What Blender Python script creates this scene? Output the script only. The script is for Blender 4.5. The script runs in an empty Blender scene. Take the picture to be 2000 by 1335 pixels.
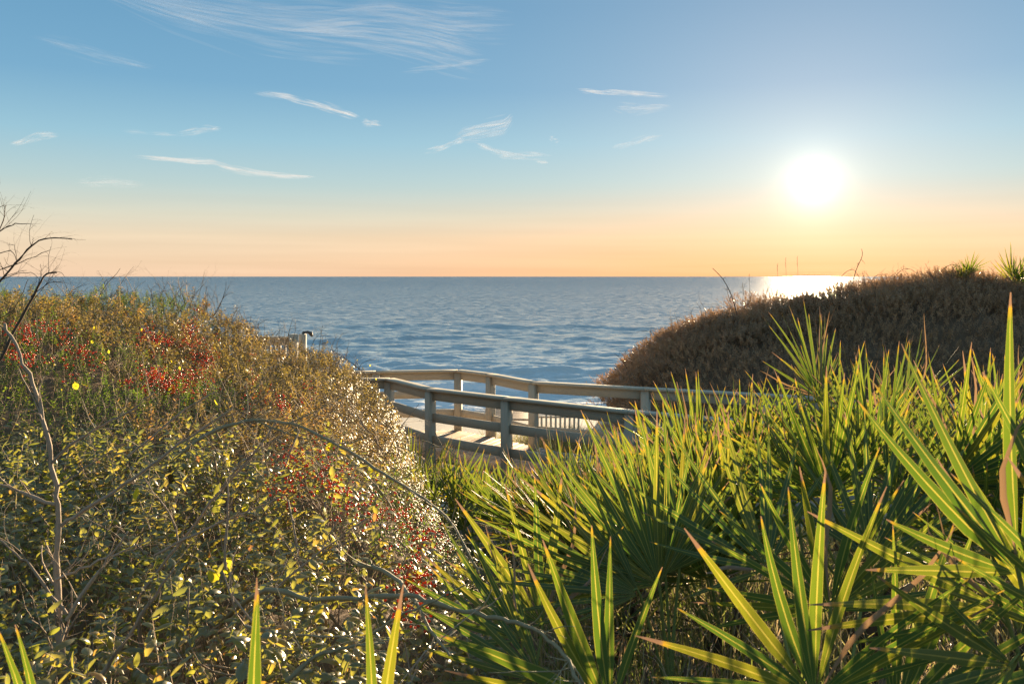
import bpy, math, random
import numpy as np
from mathutils import Vector, Matrix, Quaternion

R = math.radians
F = 1667.0                      # focal length in photograph pixels (2000 px wide frame, 30 mm lens)
scene = bpy.context.scene
col = scene.collection
random.seed(7)
rng = np.random.default_rng(7)

# ------------------------------------------------------------------ camera
# the camera stands at the origin, looking along +Y; the sea lies 9 m below it
cam_d = bpy.data.cameras.new("camera")
cam = bpy.data.objects.new("camera", cam_d)
col.objects.link(cam)
cam.location = (0, 0, 0)
cam.rotation_euler = (R(90), 0, 0)
cam_d.lens = 30.0
cam_d.sensor_width = 36.0
cam_d.shift_y = -127.5 / 2000
cam_d.clip_start = 0.05
cam_d.clip_end = 200000
cam_d.dof.use_dof = True
cam_d.dof.focus_distance = 6.5
cam_d.dof.aperture_fstop = 11
scene.camera = cam

# ------------------------------------------------------------------ sun and sky
SUN = Vector((0.354, 1.0, 0.108)).normalized()
SUN_EL = math.asin(SUN.z)
SUN_AZ = math.atan2(SUN.x, SUN.y)
sd = bpy.data.lights.new("sun", 'SUN')
sd.energy = 5.0
sd.angle = R(0.5)
sd.color = (1.0, 0.74, 0.45)
so = bpy.data.objects.new("sun", sd)
col.objects.link(so)
so.rotation_euler = (-SUN).to_track_quat('-Z', 'Y').to_euler()
so.location = (10, 10, 30)

world = bpy.data.worlds.new("World")
scene.world = world
world.use_nodes = True
wn, wl = world.node_tree.nodes, world.node_tree.links
wn.clear()


class NT:
    """small helper for building node graphs"""
    def __init__(s, tree):
        s.t, s.n, s.l = tree, tree.nodes, tree.links

    def node(s, kind, **kw):
        n = s.n.new(kind)
        for k, v in kw.items():
            setattr(n, k, v)
        return n

    def put(s, sock, v):
        if hasattr(v, 'links') or isinstance(v, bpy.types.NodeSocket):
            s.l.new(v, sock)
        else:
            sock.default_value = v

    def m(s, op, a, b=None, c=None, clamp=False):
        n = s.n.new('ShaderNodeMath')
        n.operation = op
        n.use_clamp = clamp
        s.put(n.inputs[0], a)
        if b is not None:
            s.put(n.inputs[1], b)
        if c is not None:
            s.put(n.inputs[2], c)
        return n.outputs[0]

    def mix(s, f, a, b, kind='MIX'):
        n = s.n.new('ShaderNodeMix')
        n.data_type = 'RGBA'
        n.blend_type = kind
        s.put(n.inputs[0], f)
        s.put(n.inputs[6], a)
        s.put(n.inputs[7], b)
        return n.outputs[2]

    def noise(s, vec, scale, detail=4, rough=0.5, dist=0.0):
        n = s.n.new('ShaderNodeTexNoise')
        if vec is not None:
            s.l.new(vec, n.inputs['Vector'])
        n.inputs['Scale'].default_value = scale
        n.inputs['Detail'].default_value = detail
        n.inputs['Roughness'].default_value = rough
        n.inputs['Distortion'].default_value = dist
        return n.outputs['Fac']

    def ramp(s, f, stops):
        n = s.n.new('ShaderNodeValToRGB')
        e = n.color_ramp.elements
        while len(e) < len(stops):
            e.new(0.5)
        for i, (p, c) in enumerate(stops):
            e[i].position = p
            e[i].color = c if len(c) == 4 else (*c, 1)
        s.put(n.inputs[0], f)
        return n.outputs[0]


W = NT(world.node_tree)
sky = wn.new('ShaderNodeTexSky')
sky.sky_type = 'NISHITA'
sky.sun_disc = False
sky.sun_elevation = SUN_EL
sky.sun_rotation = SUN_AZ
sky.altitude = 10
sky.air_density = 1.0
sky.dust_density = 0.6
sky.ozone_density = 1.6
tc = wn.new('ShaderNodeTexCoord')
sep = wn.new('ShaderNodeSeparateXYZ')
wl.new(tc.outputs['Generated'], sep.inputs[0])
dx, dy, dz = sep.outputs
# the clear evening air: blue overhead, paling to peach at the sea horizon, the same all the way round,
# laid over the physical sky and brightened by the aureole round the low sun
def lin(r, g, b):
    return tuple(((c / 255 + 0.055) / 1.055) ** 2.4 if c > 10 else c / 255 / 12.92 for c in (r, g, b))


SKY_STRENGTH = 0.10
EXPOSURE = 1.85
el = W.m('MAXIMUM', dz, 0.0)
air = W.ramp(W.m('POWER', el, 0.5), [
    (0.0, lin(228, 196, 170)), (0.13, lin(234, 206, 176)), (0.21, lin(232, 212, 184)),
    (0.262, lin(214, 212, 194)), (0.32, lin(182, 204, 204)), (0.39, lin(150, 192, 210)),
    (0.46, lin(118, 168, 200)), (0.55, lin(102, 154, 190)), (0.71, lin(118, 156, 182)), (1.0, lin(126, 156, 176))])
sky.dust_density = 0.0
dot = W.n.new('ShaderNodeVectorMath')
dot.operation = 'DOT_PRODUCT'
W.l.new(tc.outputs['Generated'], dot.inputs[0])
dot.inputs[1].default_value = SUN
ang = W.m('MULTIPLY', W.m('ARCCOSINE', W.m('MINIMUM', dot.outputs['Value'], 1.0)), 180 / math.pi)


def lobe(width, power, gain):
    e = W.m('POWER', W.m('DIVIDE', ang, width), power)
    return W.m('MULTIPLY', W.m('EXPONENT', W.m('MULTIPLY', e, -1.0)), gain)


def addc(base, fac, colour):
    n = W.n.new('ShaderNodeVectorMath')
    n.operation = 'MULTIPLY_ADD'
    n.inputs[0].default_value = colour
    W.l.new(fac, n.inputs[1])
    W.l.new(base, n.inputs[2])
    return n.outputs[0]


# faint haze bands just over the sea
cmb2 = W.n.new('ShaderNodeCombineXYZ')
W.l.new(W.m('MULTIPLY', dx, 3.0), cmb2.inputs[0])
W.l.new(W.m('MULTIPLY', dy, 3.0), cmb2.inputs[1])
W.l.new(W.m('MULTIPLY', dz, 90.0), cmb2.inputs[2])
band = W.m('MULTIPLY_ADD', W.noise(cmb2.outputs[0], 1.0, 3, 0.5), 0.30, 0.85)
low = W.m('SUBTRACT', 1.0, W.m('MULTIPLY', el, 9.0), clamp=True)
bandf = W.m('MULTIPLY_ADD', W.m('SUBTRACT', band, 1.0), low, 1.0)
vm = W.n.new('ShaderNodeVectorMath')
vm.operation = 'SCALE'
W.l.new(air, vm.inputs[0])
W.l.new(bandf, vm.inputs['Scale'])
aird = vm.outputs[0]
# warmer and a little stronger low down on the sun's side
aird = addc(aird, W.m('MULTIPLY', lobe(24, 1.6, 0.60), low), (0.30, -0.26, -0.46))
aird = addc(aird, lobe(15, 1.3, 0.22), (1.0, 0.62, 0.38))
aird = addc(aird, lobe(7.5, 1.25, 0.20), (1.0, 0.68, 0.42))
aird = addc(aird, lobe(0.9, 1.0, 1.6), (1.0, 0.9, 0.72))
scl = W.n.new('ShaderNodeVectorMath')
scl.operation = 'SCALE'
W.l.new(aird, scl.inputs[0])
scl.inputs['Scale'].default_value = 1.05 / SKY_STRENGTH / 2 ** EXPOSURE
skyc = W.mix(0.975, sky.outputs[0], scl.outputs[0])
bg = wn.new('ShaderNodeBackground')
wl.new(skyc, bg.inputs[0])
bg.inputs[1].default_value = SKY_STRENGTH
world.cycles.sampling_method = 'MANUAL'
world.cycles.sample_map_resolution = 512
wo = wn.new('ShaderNodeOutputWorld')
wl.new(bg.outputs[0], wo.inputs[0])

vs = scene.view_settings
vs.view_transform = 'Standard'
vs.look = 'None'
vs.gamma = 1.0
vs.use_curve_mapping = False
vs.exposure = EXPOSURE

scene.render.engine = 'CYCLES'
cy = scene.cycles
cy.use_denoising = True
cy.max_bounces = 9
cy.diffuse_bounces = 6
cy.glossy_bounces = 3
cy.transmission_bounces = 4
cy.transparent_max_bounces = 64
cy.sample_clamp_indirect = 4.0
cy.sample_clamp_direct = 0.0
cy.caustics_reflective = False
cy.caustics_refractive = False
#==MAIN==
# ------------------------------------------------------------------ helpers
def tag(o, label=None, cat=None, group=None, kind=None):
    if label:
        o['label'] = label
    if cat:
        o['category'] = cat
    if group:
        o['group'] = group
    if kind:
        o['kind'] = kind
    return o


def empty(name, loc=(0, 0, 0), label=None, cat=None, group=None):
    o = bpy.data.objects.new(name, None)
    o.empty_display_size = 0.2
    col.objects.link(o)
    o.location = loc
    return tag(o, label, cat, group)


def link(name, me, parent=None, M=None):
    o = bpy.data.objects.new(name, me)
    col.objects.link(o)
    if parent is not None:
        o.parent = parent
    if M is not None:
        o.matrix_basis = M
    return o


def P(px, py, d):
    """the point at depth d along the line of sight the photograph has at (px, py)"""
    return Vector(((px - 1000) / F * d, d, -(py - 540) / F * d))


def np_mesh(name, V, faces, mats, attrs=None, uv=None, smooth=True, fmat=None):
    """V (n,3); faces: list of (m,k) integer arrays"""
    me = bpy.data.meshes.new(name)
    V = np.asarray(V, dtype=np.float32)
    me.vertices.add(len(V))
    me.vertices.foreach_set('co', V.ravel())
    faces = [np.asarray(f, dtype=np.int32) for f in faces if len(f)]
    loops = np.concatenate([f.ravel() for f in faces])
    tot = np.concatenate([np.full(len(f), f.shape[1], dtype=np.int32) for f in faces])
    st = np.concatenate([[0], np.cumsum(tot)[:-1]]).astype(np.int32)
    me.loops.add(len(loops))
    me.loops.foreach_set('vertex_index', loops)
    me.polygons.add(len(tot))
    me.polygons.foreach_set('loop_start', st)
    me.polygons.foreach_set('loop_total', tot)
    if smooth:
        me.polygons.foreach_set('use_smooth', np.ones(len(tot), dtype=bool))
    if fmat is not None:
        me.polygons.foreach_set('material_index', np.asarray(fmat, dtype=np.int32))
    for m in (mats if isinstance(mats, (list, tuple)) else [mats]):
        me.materials.append(m)
    for k, a in (attrs or {}).items():
        at = me.attributes.new(k, 'FLOAT', 'POINT')
        at.data.foreach_set('value', np.asarray(a, dtype=np.float32))
    if uv is not None:
        l = me.uv_layers.new(name='UVMap')
        l.data.foreach_set('uv', np.asarray(uv, dtype=np.float32)[loops].ravel())
    me.update(calc_edges=True)
    return me


class Col:
    """collects tubes and boxes into one mesh"""
    def __init__(s):
        s.V, s.q, s.t, s.n, s.r = [], [], [], 0, []

    def add(s, V, quads=(), tris=(), rnd=0.5):
        V = np.asarray(V, dtype=np.float64).reshape(-1, 3)
        if len(quads):
            s.q.append(np.asarray(quads) + s.n)
        if len(tris):
            s.t.append(np.asarray(tris) + s.n)
        s.V.append(V)
        s.r.append(np.full(len(V), rnd))
        s.n += len(V)

    def tube(s, pts, rad, sides=5, rnd=0.5):
        pts = np.asarray([tuple(p) for p in pts], dtype=float)
        n = len(pts)
        rad = np.broadcast_to(np.asarray(rad, dtype=float), (n,))
        T = np.gradient(pts, axis=0)
        T /= np.linalg.norm(T, axis=1)[:, None] + 1e-9
        ref = np.array([0.31, 0.52, 0.79]) if abs(T[0] @ np.array([0.31, 0.52, 0.79])) < 0.9 else np.array([1, 0, 0.])
        A = np.cross(T, ref)
        A /= np.linalg.norm(A, axis=1)[:, None] + 1e-9
        B = np.cross(T, A)
        th = np.arange(sides) * 2 * np.pi / sides
        V = pts[:, None] + rad[:, None, None] * (A[:, None] * np.cos(th)[None, :, None] + B[:, None] * np.sin(th)[None, :, None])
        q = []
        for i in range(n - 1):
            for k in range(sides):
                a, b = i * sides + k, i * sides + (k + 1) % sides
                q.append((a, b, b + sides, a + sides))
        s.add(V.reshape(-1, 3), q, rnd=rnd)
        # end cap
        c = s.n
        s.add([pts[-1] + T[-1] * rad[-1]], rnd=rnd)
        base = c - sides
        s.t.append(np.array([(base + k, base + (k + 1) % sides, c) for k in range(sides)]))

    def build(s, name, mat, parent=None, M=None, smooth=True):
        V = np.concatenate(s.V)
        faces = []
        if s.q:
            faces.append(np.concatenate(s.q))
        if s.t:
            faces.append(np.concatenate(s.t))
        me = np_mesh(name, V, faces, mat, {'rnd': np.concatenate(s.r)}, smooth=smooth)
        return link(name, me, parent, M)


def ss(a, b, x):
    t = np.clip((np.asarray(x, dtype=float) - a) / (b - a), 0, 1)
    return t * t * (3 - 2 * t)


def vnoise(x, y, seed=0):
    """smooth value noise"""
    x = np.asarray(x, dtype=float); y = np.asarray(y, dtype=float)
    xi, yi = np.floor(x).astype(np.int64), np.floor(y).astype(np.int64)
    fx, fy = x - xi, y - yi
    fx, fy = fx * fx * (3 - 2 * fx), fy * fy * (3 - 2 * fy)
    def h(a, b):
        n = (a * 374761393 + b * 668265263 + seed * 1442695041) & 0xffffffff
        n = ((n ^ (n >> 13)) * 1274126177) & 0xffffffff
        return ((n ^ (n >> 16)) & 0xffff) / 65535.0
    return (h(xi, yi) * (1 - fx) + h(xi + 1, yi) * fx) * (1 - fy) + (h(xi, yi + 1) * (1 - fx) + h(xi + 1, yi + 1) * fx) * fy


def fbm(x, y, seed=0, o=4):
    s, a, t = 0, 0.5, 0
    for i in range(o):
        s = s + a * vnoise(np.asarray(x) * 2 ** i, np.asarray(y) * 2 ** i, seed + i * 17)
        t += a
        a *= 0.5
    return s / t


# ------------------------------------------------------------------ materials
def newmat(name):
    m = bpy.data.materials.new(name)
    m.use_nodes = True
    n = m.node_tree.nodes
    n.clear()
    t = NT(m.node_tree)
    return m, t


def principled(t, colour, rough=0.6, spec=0.5, normal=None):
    b = t.n.new('ShaderNodeBsdfPrincipled')
    t.put(b.inputs['Base Color'], colour)
    t.put(b.inputs['Roughness'], rough)
    b.inputs['Specular IOR Level'].default_value = spec
    if normal is not None:
        t.l.new(normal, b.inputs['Normal'])
    return b


def finish(t, shader):
    o = t.n.new('ShaderNodeOutputMaterial')
    t.l.new(shader, o.inputs[0])


def bump(t, h, strength=0.3, dist=0.01):
    b = t.n.new('ShaderNodeBump')
    t.l.new(h, b.inputs['Height'])
    b.inputs['Strength'].default_value = strength
    b.inputs['Distance'].default_value = dist
    return b.outputs[0]


def attr(t, name):
    a = t.n.new('ShaderNodeAttribute')
    a.attribute_name = name
    return a.outputs['Fac']


def leaf_mat(name, stops, tstops, trans=0.4, rough=0.35, spec=0.5, objrnd=False):
    """leathery or thin leaf: glossy skin over a sheet that lets light through"""
    m, t = newmat(name)
    if objrnd:
        oi = t.n.new('ShaderNodeObjectInfo')
        r = oi.outputs['Random']
    else:
        r = attr(t, 'rnd')
    c = t.ramp(r, stops)
    tcol = t.ramp(r, tstops)
    g = t.n.new('ShaderNodeTexCoord').outputs['Object']
    nz = t.noise(g, 90.0, 2, 0.5)
    c = t.mix(t.m('MULTIPLY', nz, 0.25), c, (0.17, 0.15, 0.08, 1))
    b = principled(t, c, rough, spec)
    tr = t.n.new('ShaderNodeBsdfTranslucent')
    t.put(tr.inputs[0], tcol)
    mx = t.n.new('ShaderNodeMixShader')
    mx.inputs[0].default_value = trans
    t.l.new(b.outputs[0], mx.inputs[1])
    t.l.new(tr.outputs[0], mx.inputs[2])
    finish(t, mx.outputs[0])
    return m


def bark_mat(name, a, b, scale=60):
    m, t = newmat(name)
    g = t.n.new('ShaderNodeTexCoord').outputs['Object']
    nz = t.noise(g, scale, 4, 0.6)
    r = attr(t, 'rnd')
    c = t.mix(t.m('MULTIPLY_ADD', r, 0.5, t.m('MULTIPLY', nz, 0.6), clamp=True), a, b)
    finish(t, principled(t, c, 0.75, 0.3, bump(t, nz, 0.6, 0.004)).outputs[0])
    return m


M_leather = leaf_mat('leathery_leaf',
    [(0.0, (0.115, 0.135, 0.070, 1)), (0.45, (0.165, 0.170, 0.088, 1)), (0.93, (0.215, 0.200, 0.090, 1)), (1.0, (0.26, 0.20, 0.07, 1))],
    [(0.0, (0.34, 0.38, 0.05, 1)), (0.6, (0.50, 0.48, 0.06, 1)), (0.94, (0.72, 0.55, 0.07, 1)), (1.0, (0.60, 0.28, 0.06, 1))],
    0.42, 0.34, 0.9)
M_small = leaf_mat('small_scrub_leaf',
    [(0.0, (0.095, 0.095, 0.042, 1)), (0.5, (0.165, 0.14, 0.06, 1)), (1.0, (0.26, 0.18, 0.08, 1))],
    [(0.0, (0.26, 0.22, 0.04, 1)), (0.7, (0.48, 0.35, 0.07, 1)), (1.0, (0.55, 0.30, 0.08, 1))],
    0.42, 0.44, 0.5)
M_green = leaf_mat('green_scrub_leaf',
    [(0.0, (0.045, 0.08, 0.025, 1)), (0.7, (0.095, 0.14, 0.035, 1)), (0.93, (0.12, 0.16, 0.02, 1)), (1.0, (0.45, 0.36, 0.02, 1))],
    [(0.0, (0.12, 0.25, 0.02, 1)), (0.7, (0.30, 0.42, 0.03, 1)), (0.92, (0.60, 0.60, 0.03, 1)), (1.0, (0.95, 0.72, 0.02, 1))],
    0.45, 0.44, 0.4)
M_dune = leaf_mat('dune_scrub_leaf',
    [(0.0, (0.26, 0.155, 0.08, 1)), (0.6, (0.45, 0.265, 0.135, 1)), (1.0, (0.56, 0.34, 0.17, 1))],
    [(0.0, (0.42, 0.25, 0.11, 1)), (1.0, (0.72, 0.40, 0.18, 1))],
    0.32, 0.40, 0.5)
M_bark = bark_mat('grey_brown_bark', (0.20, 0.145, 0.10, 1), (0.42, 0.33, 0.25, 1))
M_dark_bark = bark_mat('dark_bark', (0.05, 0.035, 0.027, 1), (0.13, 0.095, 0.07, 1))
M_twig = bark_mat('twig_bark', (0.20, 0.14, 0.09, 1), (0.44, 0.33, 0.23, 1))
M_vine = bark_mat('vine_bark', (0.17, 0.16, 0.09, 1), (0.33, 0.28, 0.19, 1), 30)


def berry_mat():
    m, t = newmat('red_berry')
    r = attr(t, 'rnd')
    c = t.ramp(r, [(0, (0.45, 0.06, 0.02, 1)), (0.7, (0.62, 0.11, 0.03, 1)), (1, (0.75, 0.25, 0.05, 1))])
    b = principled(t, c, 0.22, 0.5)
    b.inputs['Subsurface Weight'].default_value = 0.0
    tr = t.n.new('ShaderNodeBsdfTranslucent')
    tr.inputs[0].default_value = (0.95, 0.17, 0.04, 1)
    mx = t.n.new('ShaderNodeMixShader')
    mx.inputs[0].default_value = 0.35
    t.l.new(b.outputs[0], mx.inputs[1])
    t.l.new(tr.outputs[0], mx.inputs[2])
    finish(t, mx.outputs[0])
    return m


M_berry = berry_mat()


def palm_mat(name, dead=False):
    m, t = newmat(name)
    uvn = t.n.new('ShaderNodeUVMap')
    sp = t.n.new('ShaderNodeSeparateXYZ')
    t.l.new(uvn.outputs[0], sp.inputs[0])
    u, v = sp.outputs[0], sp.outputs[1]
    oi = t.n.new('ShaderNodeObjectInfo').outputs['Random']
    g = t.n.new('ShaderNodeTexCoord').outputs['Object']
    mp = t.n.new('ShaderNodeMapping')
    t.l.new(g, mp.inputs[0])
    mp.inputs['Scale'].default_value = (180, 180, 7)
    grain = t.noise(mp.outputs[0], 1.0, 3, 0.6)
    blot = t.noise(g, 22.0, 3, 0.6)
    rib = t.m('LESS_THAN', t.m('ABSOLUTE', t.m('SUBTRACT', u, 0.5)), 0.055)
    edge = t.m('GREATER_THAN', t.m('ABSOLUTE', t.m('SUBTRACT', u, 0.5)), 0.455)
    veins = t.m('MULTIPLY_ADD', t.m('SINE', t.m('MULTIPLY', u, 105.0)), 0.5, 0.5)
    if dead:
        c = t.mix(grain, (0.16, 0.11, 0.075, 1), (0.42, 0.36, 0.30, 1))
        c = t.mix(t.m('MULTIPLY', blot, 0.5), c, (0.24, 0.13, 0.06, 1))
        tcol = (0.45, 0.27, 0.13, 1)
        tf = 0.25
    else:
        # how far down from the tip the blade has yellowed and dried, different on every blade
        lim = t.m('MULTIPLY_ADD', t.m('POWER', oi, 3.0), -0.16, 0.978)
        lim = t.m('MULTIPLY_ADD', t.m('SUBTRACT', blot, 0.5), 0.05, lim)
        dry = t.m('MULTIPLY', t.m('SUBTRACT', v, lim), 60.0, clamp=True)
        yel = t.m('MULTIPLY', t.m('SUBTRACT', v, t.m('SUBTRACT', lim, 0.05)), 20.0, clamp=True)
        base = t.ramp(oi, [(0, (0.060, 0.110, 0.055, 1)), (0.5, (0.072, 0.115, 0.045, 1)), (1, (0.10, 0.125, 0.035, 1))])
        tb = t.ramp(oi, [(0, (0.095, 0.19, 0.015, 1)), (0.6, (0.17, 0.26, 0.016, 1)), (1, (0.38, 0.34, 0.02, 1))])
        base = t.mix(t.m('MULTIPLY', grain, 0.40), base, (0.03, 0.065, 0.018, 1))
        base = t.mix(t.m('MULTIPLY', veins, 0.22), base, (0.13, 0.17, 0.06, 1))
        tb = t.mix(t.m('MULTIPLY', veins, 0.30), tb, (0.10, 0.20, 0.015, 1))
        ribf = t.m('MAXIMUM', rib, t.m('MULTIPLY', edge, 0.6))
        base = t.mix(t.m('MULTIPLY', ribf, 0.8), base, (0.30, 0.30, 0.08, 1))
        tb = t.mix(t.m('MULTIPLY', ribf, 0.8), tb, (0.70, 0.58, 0.10, 1))
        base = t.mix(yel, base, (0.36, 0.19, 0.04, 1))
        tb = t.mix(yel, tb, (0.62, 0.38, 0.03, 1))
        c = t.mix(dry, base, (0.27, 0.17, 0.12, 1))
        tcol = t.mix(dry, tb, (0.30, 0.18, 0.11, 1))
        tf = 0.37
    nb = bump(t, t.m('ADD', veins, grain), 0.25, 0.0015)
    b = principled(t, c, 0.46 if not dead else 0.7, 0.45, nb)
    tr = t.n.new('ShaderNodeBsdfTranslucent')
    t.put(tr.inputs[0], tcol)
    mx = t.n.new('ShaderNodeMixShader')
    mx.inputs[0].default_value = tf
    t.l.new(b.outputs[0], mx.inputs[1])
    t.l.new(tr.outputs[0], mx.inputs[2])
    finish(t, mx.outputs[0])
    return m


M_palm = palm_mat('palmetto_blade')
M_palm_dead = palm_mat('dry_palmetto_blade', True)
M_petiole = bark_mat('palmetto_petiole', (0.10, 0.15, 0.04, 1), (0.22, 0.24, 0.08, 1), 25)
M_trunk = bark_mat('palmetto_stem', (0.06, 0.042, 0.03, 1), (0.17, 0.12, 0.085, 1), 40)


def wood_mat():
    m, t = newmat('grey_painted_wood')
    g = t.n.new('ShaderNodeTexCoord').outputs['Generated']
    ob = t.n.new('ShaderNodeTexCoord').outputs['Object']
    mp = t.n.new('ShaderNodeMapping')
    t.l.new(ob, mp.inputs[0])
    mp.inputs['Scale'].default_value = (4, 70, 70)
    gr = t.noise(mp.outputs[0], 1.0, 5, 0.65)
    st = t.noise(ob, 5.0, 5, 0.65)
    oi = t.n.new('ShaderNodeObjectInfo').outputs['Random']
    c = t.mix(t.m('MULTIPLY_ADD', oi, 0.35, t.m('MULTIPLY', st, 0.6), clamp=True), (0.40, 0.355, 0.27, 1), (0.53, 0.47, 0.365, 1))
    c = t.mix(t.m('MULTIPLY', t.m('SUBTRACT', gr, 0.45), 1.6, clamp=True), c, (0.28, 0.225, 0.155, 1))
    finish(t, principled(t, c, 0.6, 0.4, bump(t, gr, 0.5, 0.003)).outputs[0])
    return m


def deck_mat():
    m, t = newmat('weathered_deck_wood')
    ob = t.n.new('ShaderNodeTexCoord').outputs['Object']
    mp = t.n.new('ShaderNodeMapping')
    t.l.new(ob, mp.inputs[0])
    mp.inputs['Scale'].default_value = (3, 60, 60)
    gr = t.noise(mp.outputs[0], 1.0, 5, 0.65)
    sand = t.noise(ob, 3.0, 6, 0.7)
    oi = t.n.new('ShaderNodeObjectInfo').outputs['Random']
    c = t.mix(oi, (0.24, 0.18, 0.13, 1), (0.38, 0.30, 0.23, 1))
    c = t.mix(t.m('MULTIPLY', gr, 0.5), c, (0.14, 0.10, 0.07, 1))
    c = t.mix(t.m('MULTIPLY', t.m('SUBTRACT', sand, 0.5), 3.0, clamp=True), c, (0.52, 0.45, 0.36, 1))
    finish(t, principled(t, c, 0.65, 0.4, bump(t, gr, 0.5, 0.003)).outputs[0])
    return m


M_wood, M_deck = wood_mat(), deck_mat()


def sand_mat():
    m, t = newmat('dune_sand')
    ob = t.n.new('ShaderNodeTexCoord').outputs['Object']
    a = t.noise(ob, 0.8, 6, 0.6)
    b = t.noise(ob, 9.0, 6, 0.7)
    fine = t.noise(ob, 160.0, 3, 0.7)
    lit = attr(t, 'litter')
    wet = attr(t, 'wet')
    c = t.mix(a, (0.50, 0.44, 0.35, 1), (0.62, 0.56, 0.46, 1))
    c = t.mix(t.m('MULTIPLY', fine, 0.3), c, (0.36, 0.30, 0.23, 1))
    leaf = t.mix(fine, (0.08, 0.055, 0.034, 1), (0.24, 0.16, 0.10, 1))
    f = t.m('MULTIPLY', t.m('SUBTRACT', t.m('ADD', t.m('MULTIPLY', b, 0.7), lit), 0.6), 5.0, clamp=True)
    c = t.mix(f, c, leaf)
    c = t.mix(wet, c, (0.20, 0.165, 0.125, 1))
    rg = t.m('MULTIPLY_ADD', wet, -0.65, 0.9)
    bs = principled(t, c, 0.9, 0.4, bump(t, t.m('ADD', b, t.m('MULTIPLY', fine, 0.3)), 0.5, 0.03))
    t.l.new(rg, bs.inputs['Roughness'])
    finish(t, bs.outputs[0])
    return m


def sea_mat():
    m, t = newmat('sea_water')
    ob = t.n.new('ShaderNodeTexCoord').outputs['Object']
    def nz(sx, sy, d=4, r=0.6):
        mp = t.n.new('ShaderNodeMapping')
        t.l.new(ob, mp.inputs[0])
        mp.inputs['Scale'].default_value = (sx, sy, 1)
        mp.inputs['Rotation'].default_value = (0, 0, R(-6))
        return t.noise(mp.outputs[0], 1.0, d, r, 0.4)
    n1 = nz(0.45, 1.1, 5, 0.62)
    n2 = nz(2.6, 5.0, 3, 0.6)
    def nzc(sx, sy, d, rot):
        mp = t.n.new('ShaderNodeMapping')
        t.l.new(ob, mp.inputs[0])
        mp.inputs['Scale'].default_value = (sx, sy, 1)
        mp.inputs['Rotation'].default_value = (0, 0, R(rot))
        q = t.n.new('ShaderNodeTexNoise')
        t.l.new(mp.outputs[0], q.inputs['Vector'])
        q.inputs['Scale'].default_value = 1.0
        q.inputs['Detail'].default_value = d
        q.inputs['Roughness'].default_value = 0.62
        return q.outputs['Color']
    def vm(op, a, b):
        q = t.n.new('ShaderNodeVectorMath')
        q.operation = op
        t.put(q.inputs[0], a)
        t.put(q.inputs[1], b)
        return q.outputs[0]
    far = attr(t, 'far')
    pat = nz(0.035, 0.11, 3, 0.55)
    pg = t.m('MULTIPLY_ADD', pat, 1.5, 0.15)
    s1 = vm('MULTIPLY', vm('SUBTRACT', nzc(0.5, 1.5, 5, -5), (0.5, 0.5, 0.5)), (1.0, 2.1, 0))
    sc_ = t.n.new('ShaderNodeVectorMath')
    sc_.operation = 'SCALE'
    t.l.new(s1, sc_.inputs[0])
    t.l.new(t.m('MULTIPLY', pg, t.m('MULTIPLY_ADD', far, 0.9, 0.6)), sc_.inputs['Scale'])
    s1 = sc_.outputs[0]
    s2 = vm('MULTIPLY', vm('SUBTRACT', nzc(3.0, 5.0, 3, 12), (0.5, 0.5, 0.5)), (0.6, 0.9, 0))
    geo = t.n.new('ShaderNodeNewGeometry').outputs['Normal']
    cb = t.n.new('ShaderNodeCombineXYZ')
    t.l.new(t.m('MULTIPLY_ADD', far, -0.17, -0.01), cb.inputs[1])
    nb = vm('NORMALIZE', vm('ADD', vm('ADD', vm('ADD', geo, s1), s2), cb.outputs[0]), (0, 0, 0))
    patch = nz(0.012, 0.03, 3, 0.5)
    sh = attr(t, 'shallow_sheen')
    c = t.mix(patch, (0.19, 0.25, 0.28, 1), (0.24, 0.30, 0.33, 1))
    c = t.mix(sh, c, (0.50, 0.57, 0.60, 1))  # turbid shallows, plus bright sky reflection put into the water colour towards shore
    b = principled(t, c, 0.22, 0.5, nb)
    b.inputs['IOR'].default_value = 1.6
    foam = attr(t, 'foam')
    fn = nz(1.6, 4.2, 6, 0.72)
    ff = t.m('MULTIPLY', t.m('SUBTRACT', t.m('ADD', foam, t.m('MULTIPLY', t.m('SUBTRACT', fn, 0.5), 1.1)), 0.5), 4.0, clamp=True)
    fb = principled(t, (0.78, 0.80, 0.82, 1), 0.7, 0.3, nb)
    mx = t.n.new('ShaderNodeMixShader')
    t.l.new(ff, mx.inputs[0])
    t.l.new(b.outputs[0], mx.inputs[1])
    t.l.new(fb.outputs[0], mx.inputs[2])
    finish(t, mx.outputs[0])
    return m


M_sand, M_sea = sand_mat(), sea_mat()

# ------------------------------------------------------------------ terrain and canopy heights (camera at z = 0)
XR_Y = np.array([0.0, 2.0, 3.0, 5.0, 8.0, 11.0, 12.5, 14.0])
XR_X = np.array([0.1, 0.0, -0.15, -0.65, -1.4, -1.85, -2.4, -3.2])


def XR(Y):
    return np.interp(Y, XR_Y, XR_X)


def HL(X, Y):
    X = np.asarray(X, float); Y = np.asarray(Y, float)
    h = -1.05 + 0.82 * ss(-2.3, -4.8, X) * ss(3.5, 8, Y) - 0.014 * (Y - 3)
    h = h + 0.30 * (fbm(X * 0.9 + 5, Y * 0.9, 3, 3) - 0.5) * ss(1.5, 4, Y) + 0.26 * (fbm(X * 2.6, Y * 2.6, 9, 2) - 0.5)
    h = h - 1.3 * ss(0.0, 0.9, X - XR(Y)) - 0.35 * ss(-0.5, 0.1, X - XR(Y))
    h = h - 1.6 * ss(12.3, 13.8, Y)
    h = h - 0.17 * np.exp(-((X + 3.5) / 1.1) ** 2 - ((Y - 10.5) / 2.2) ** 2)
    return h


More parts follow.
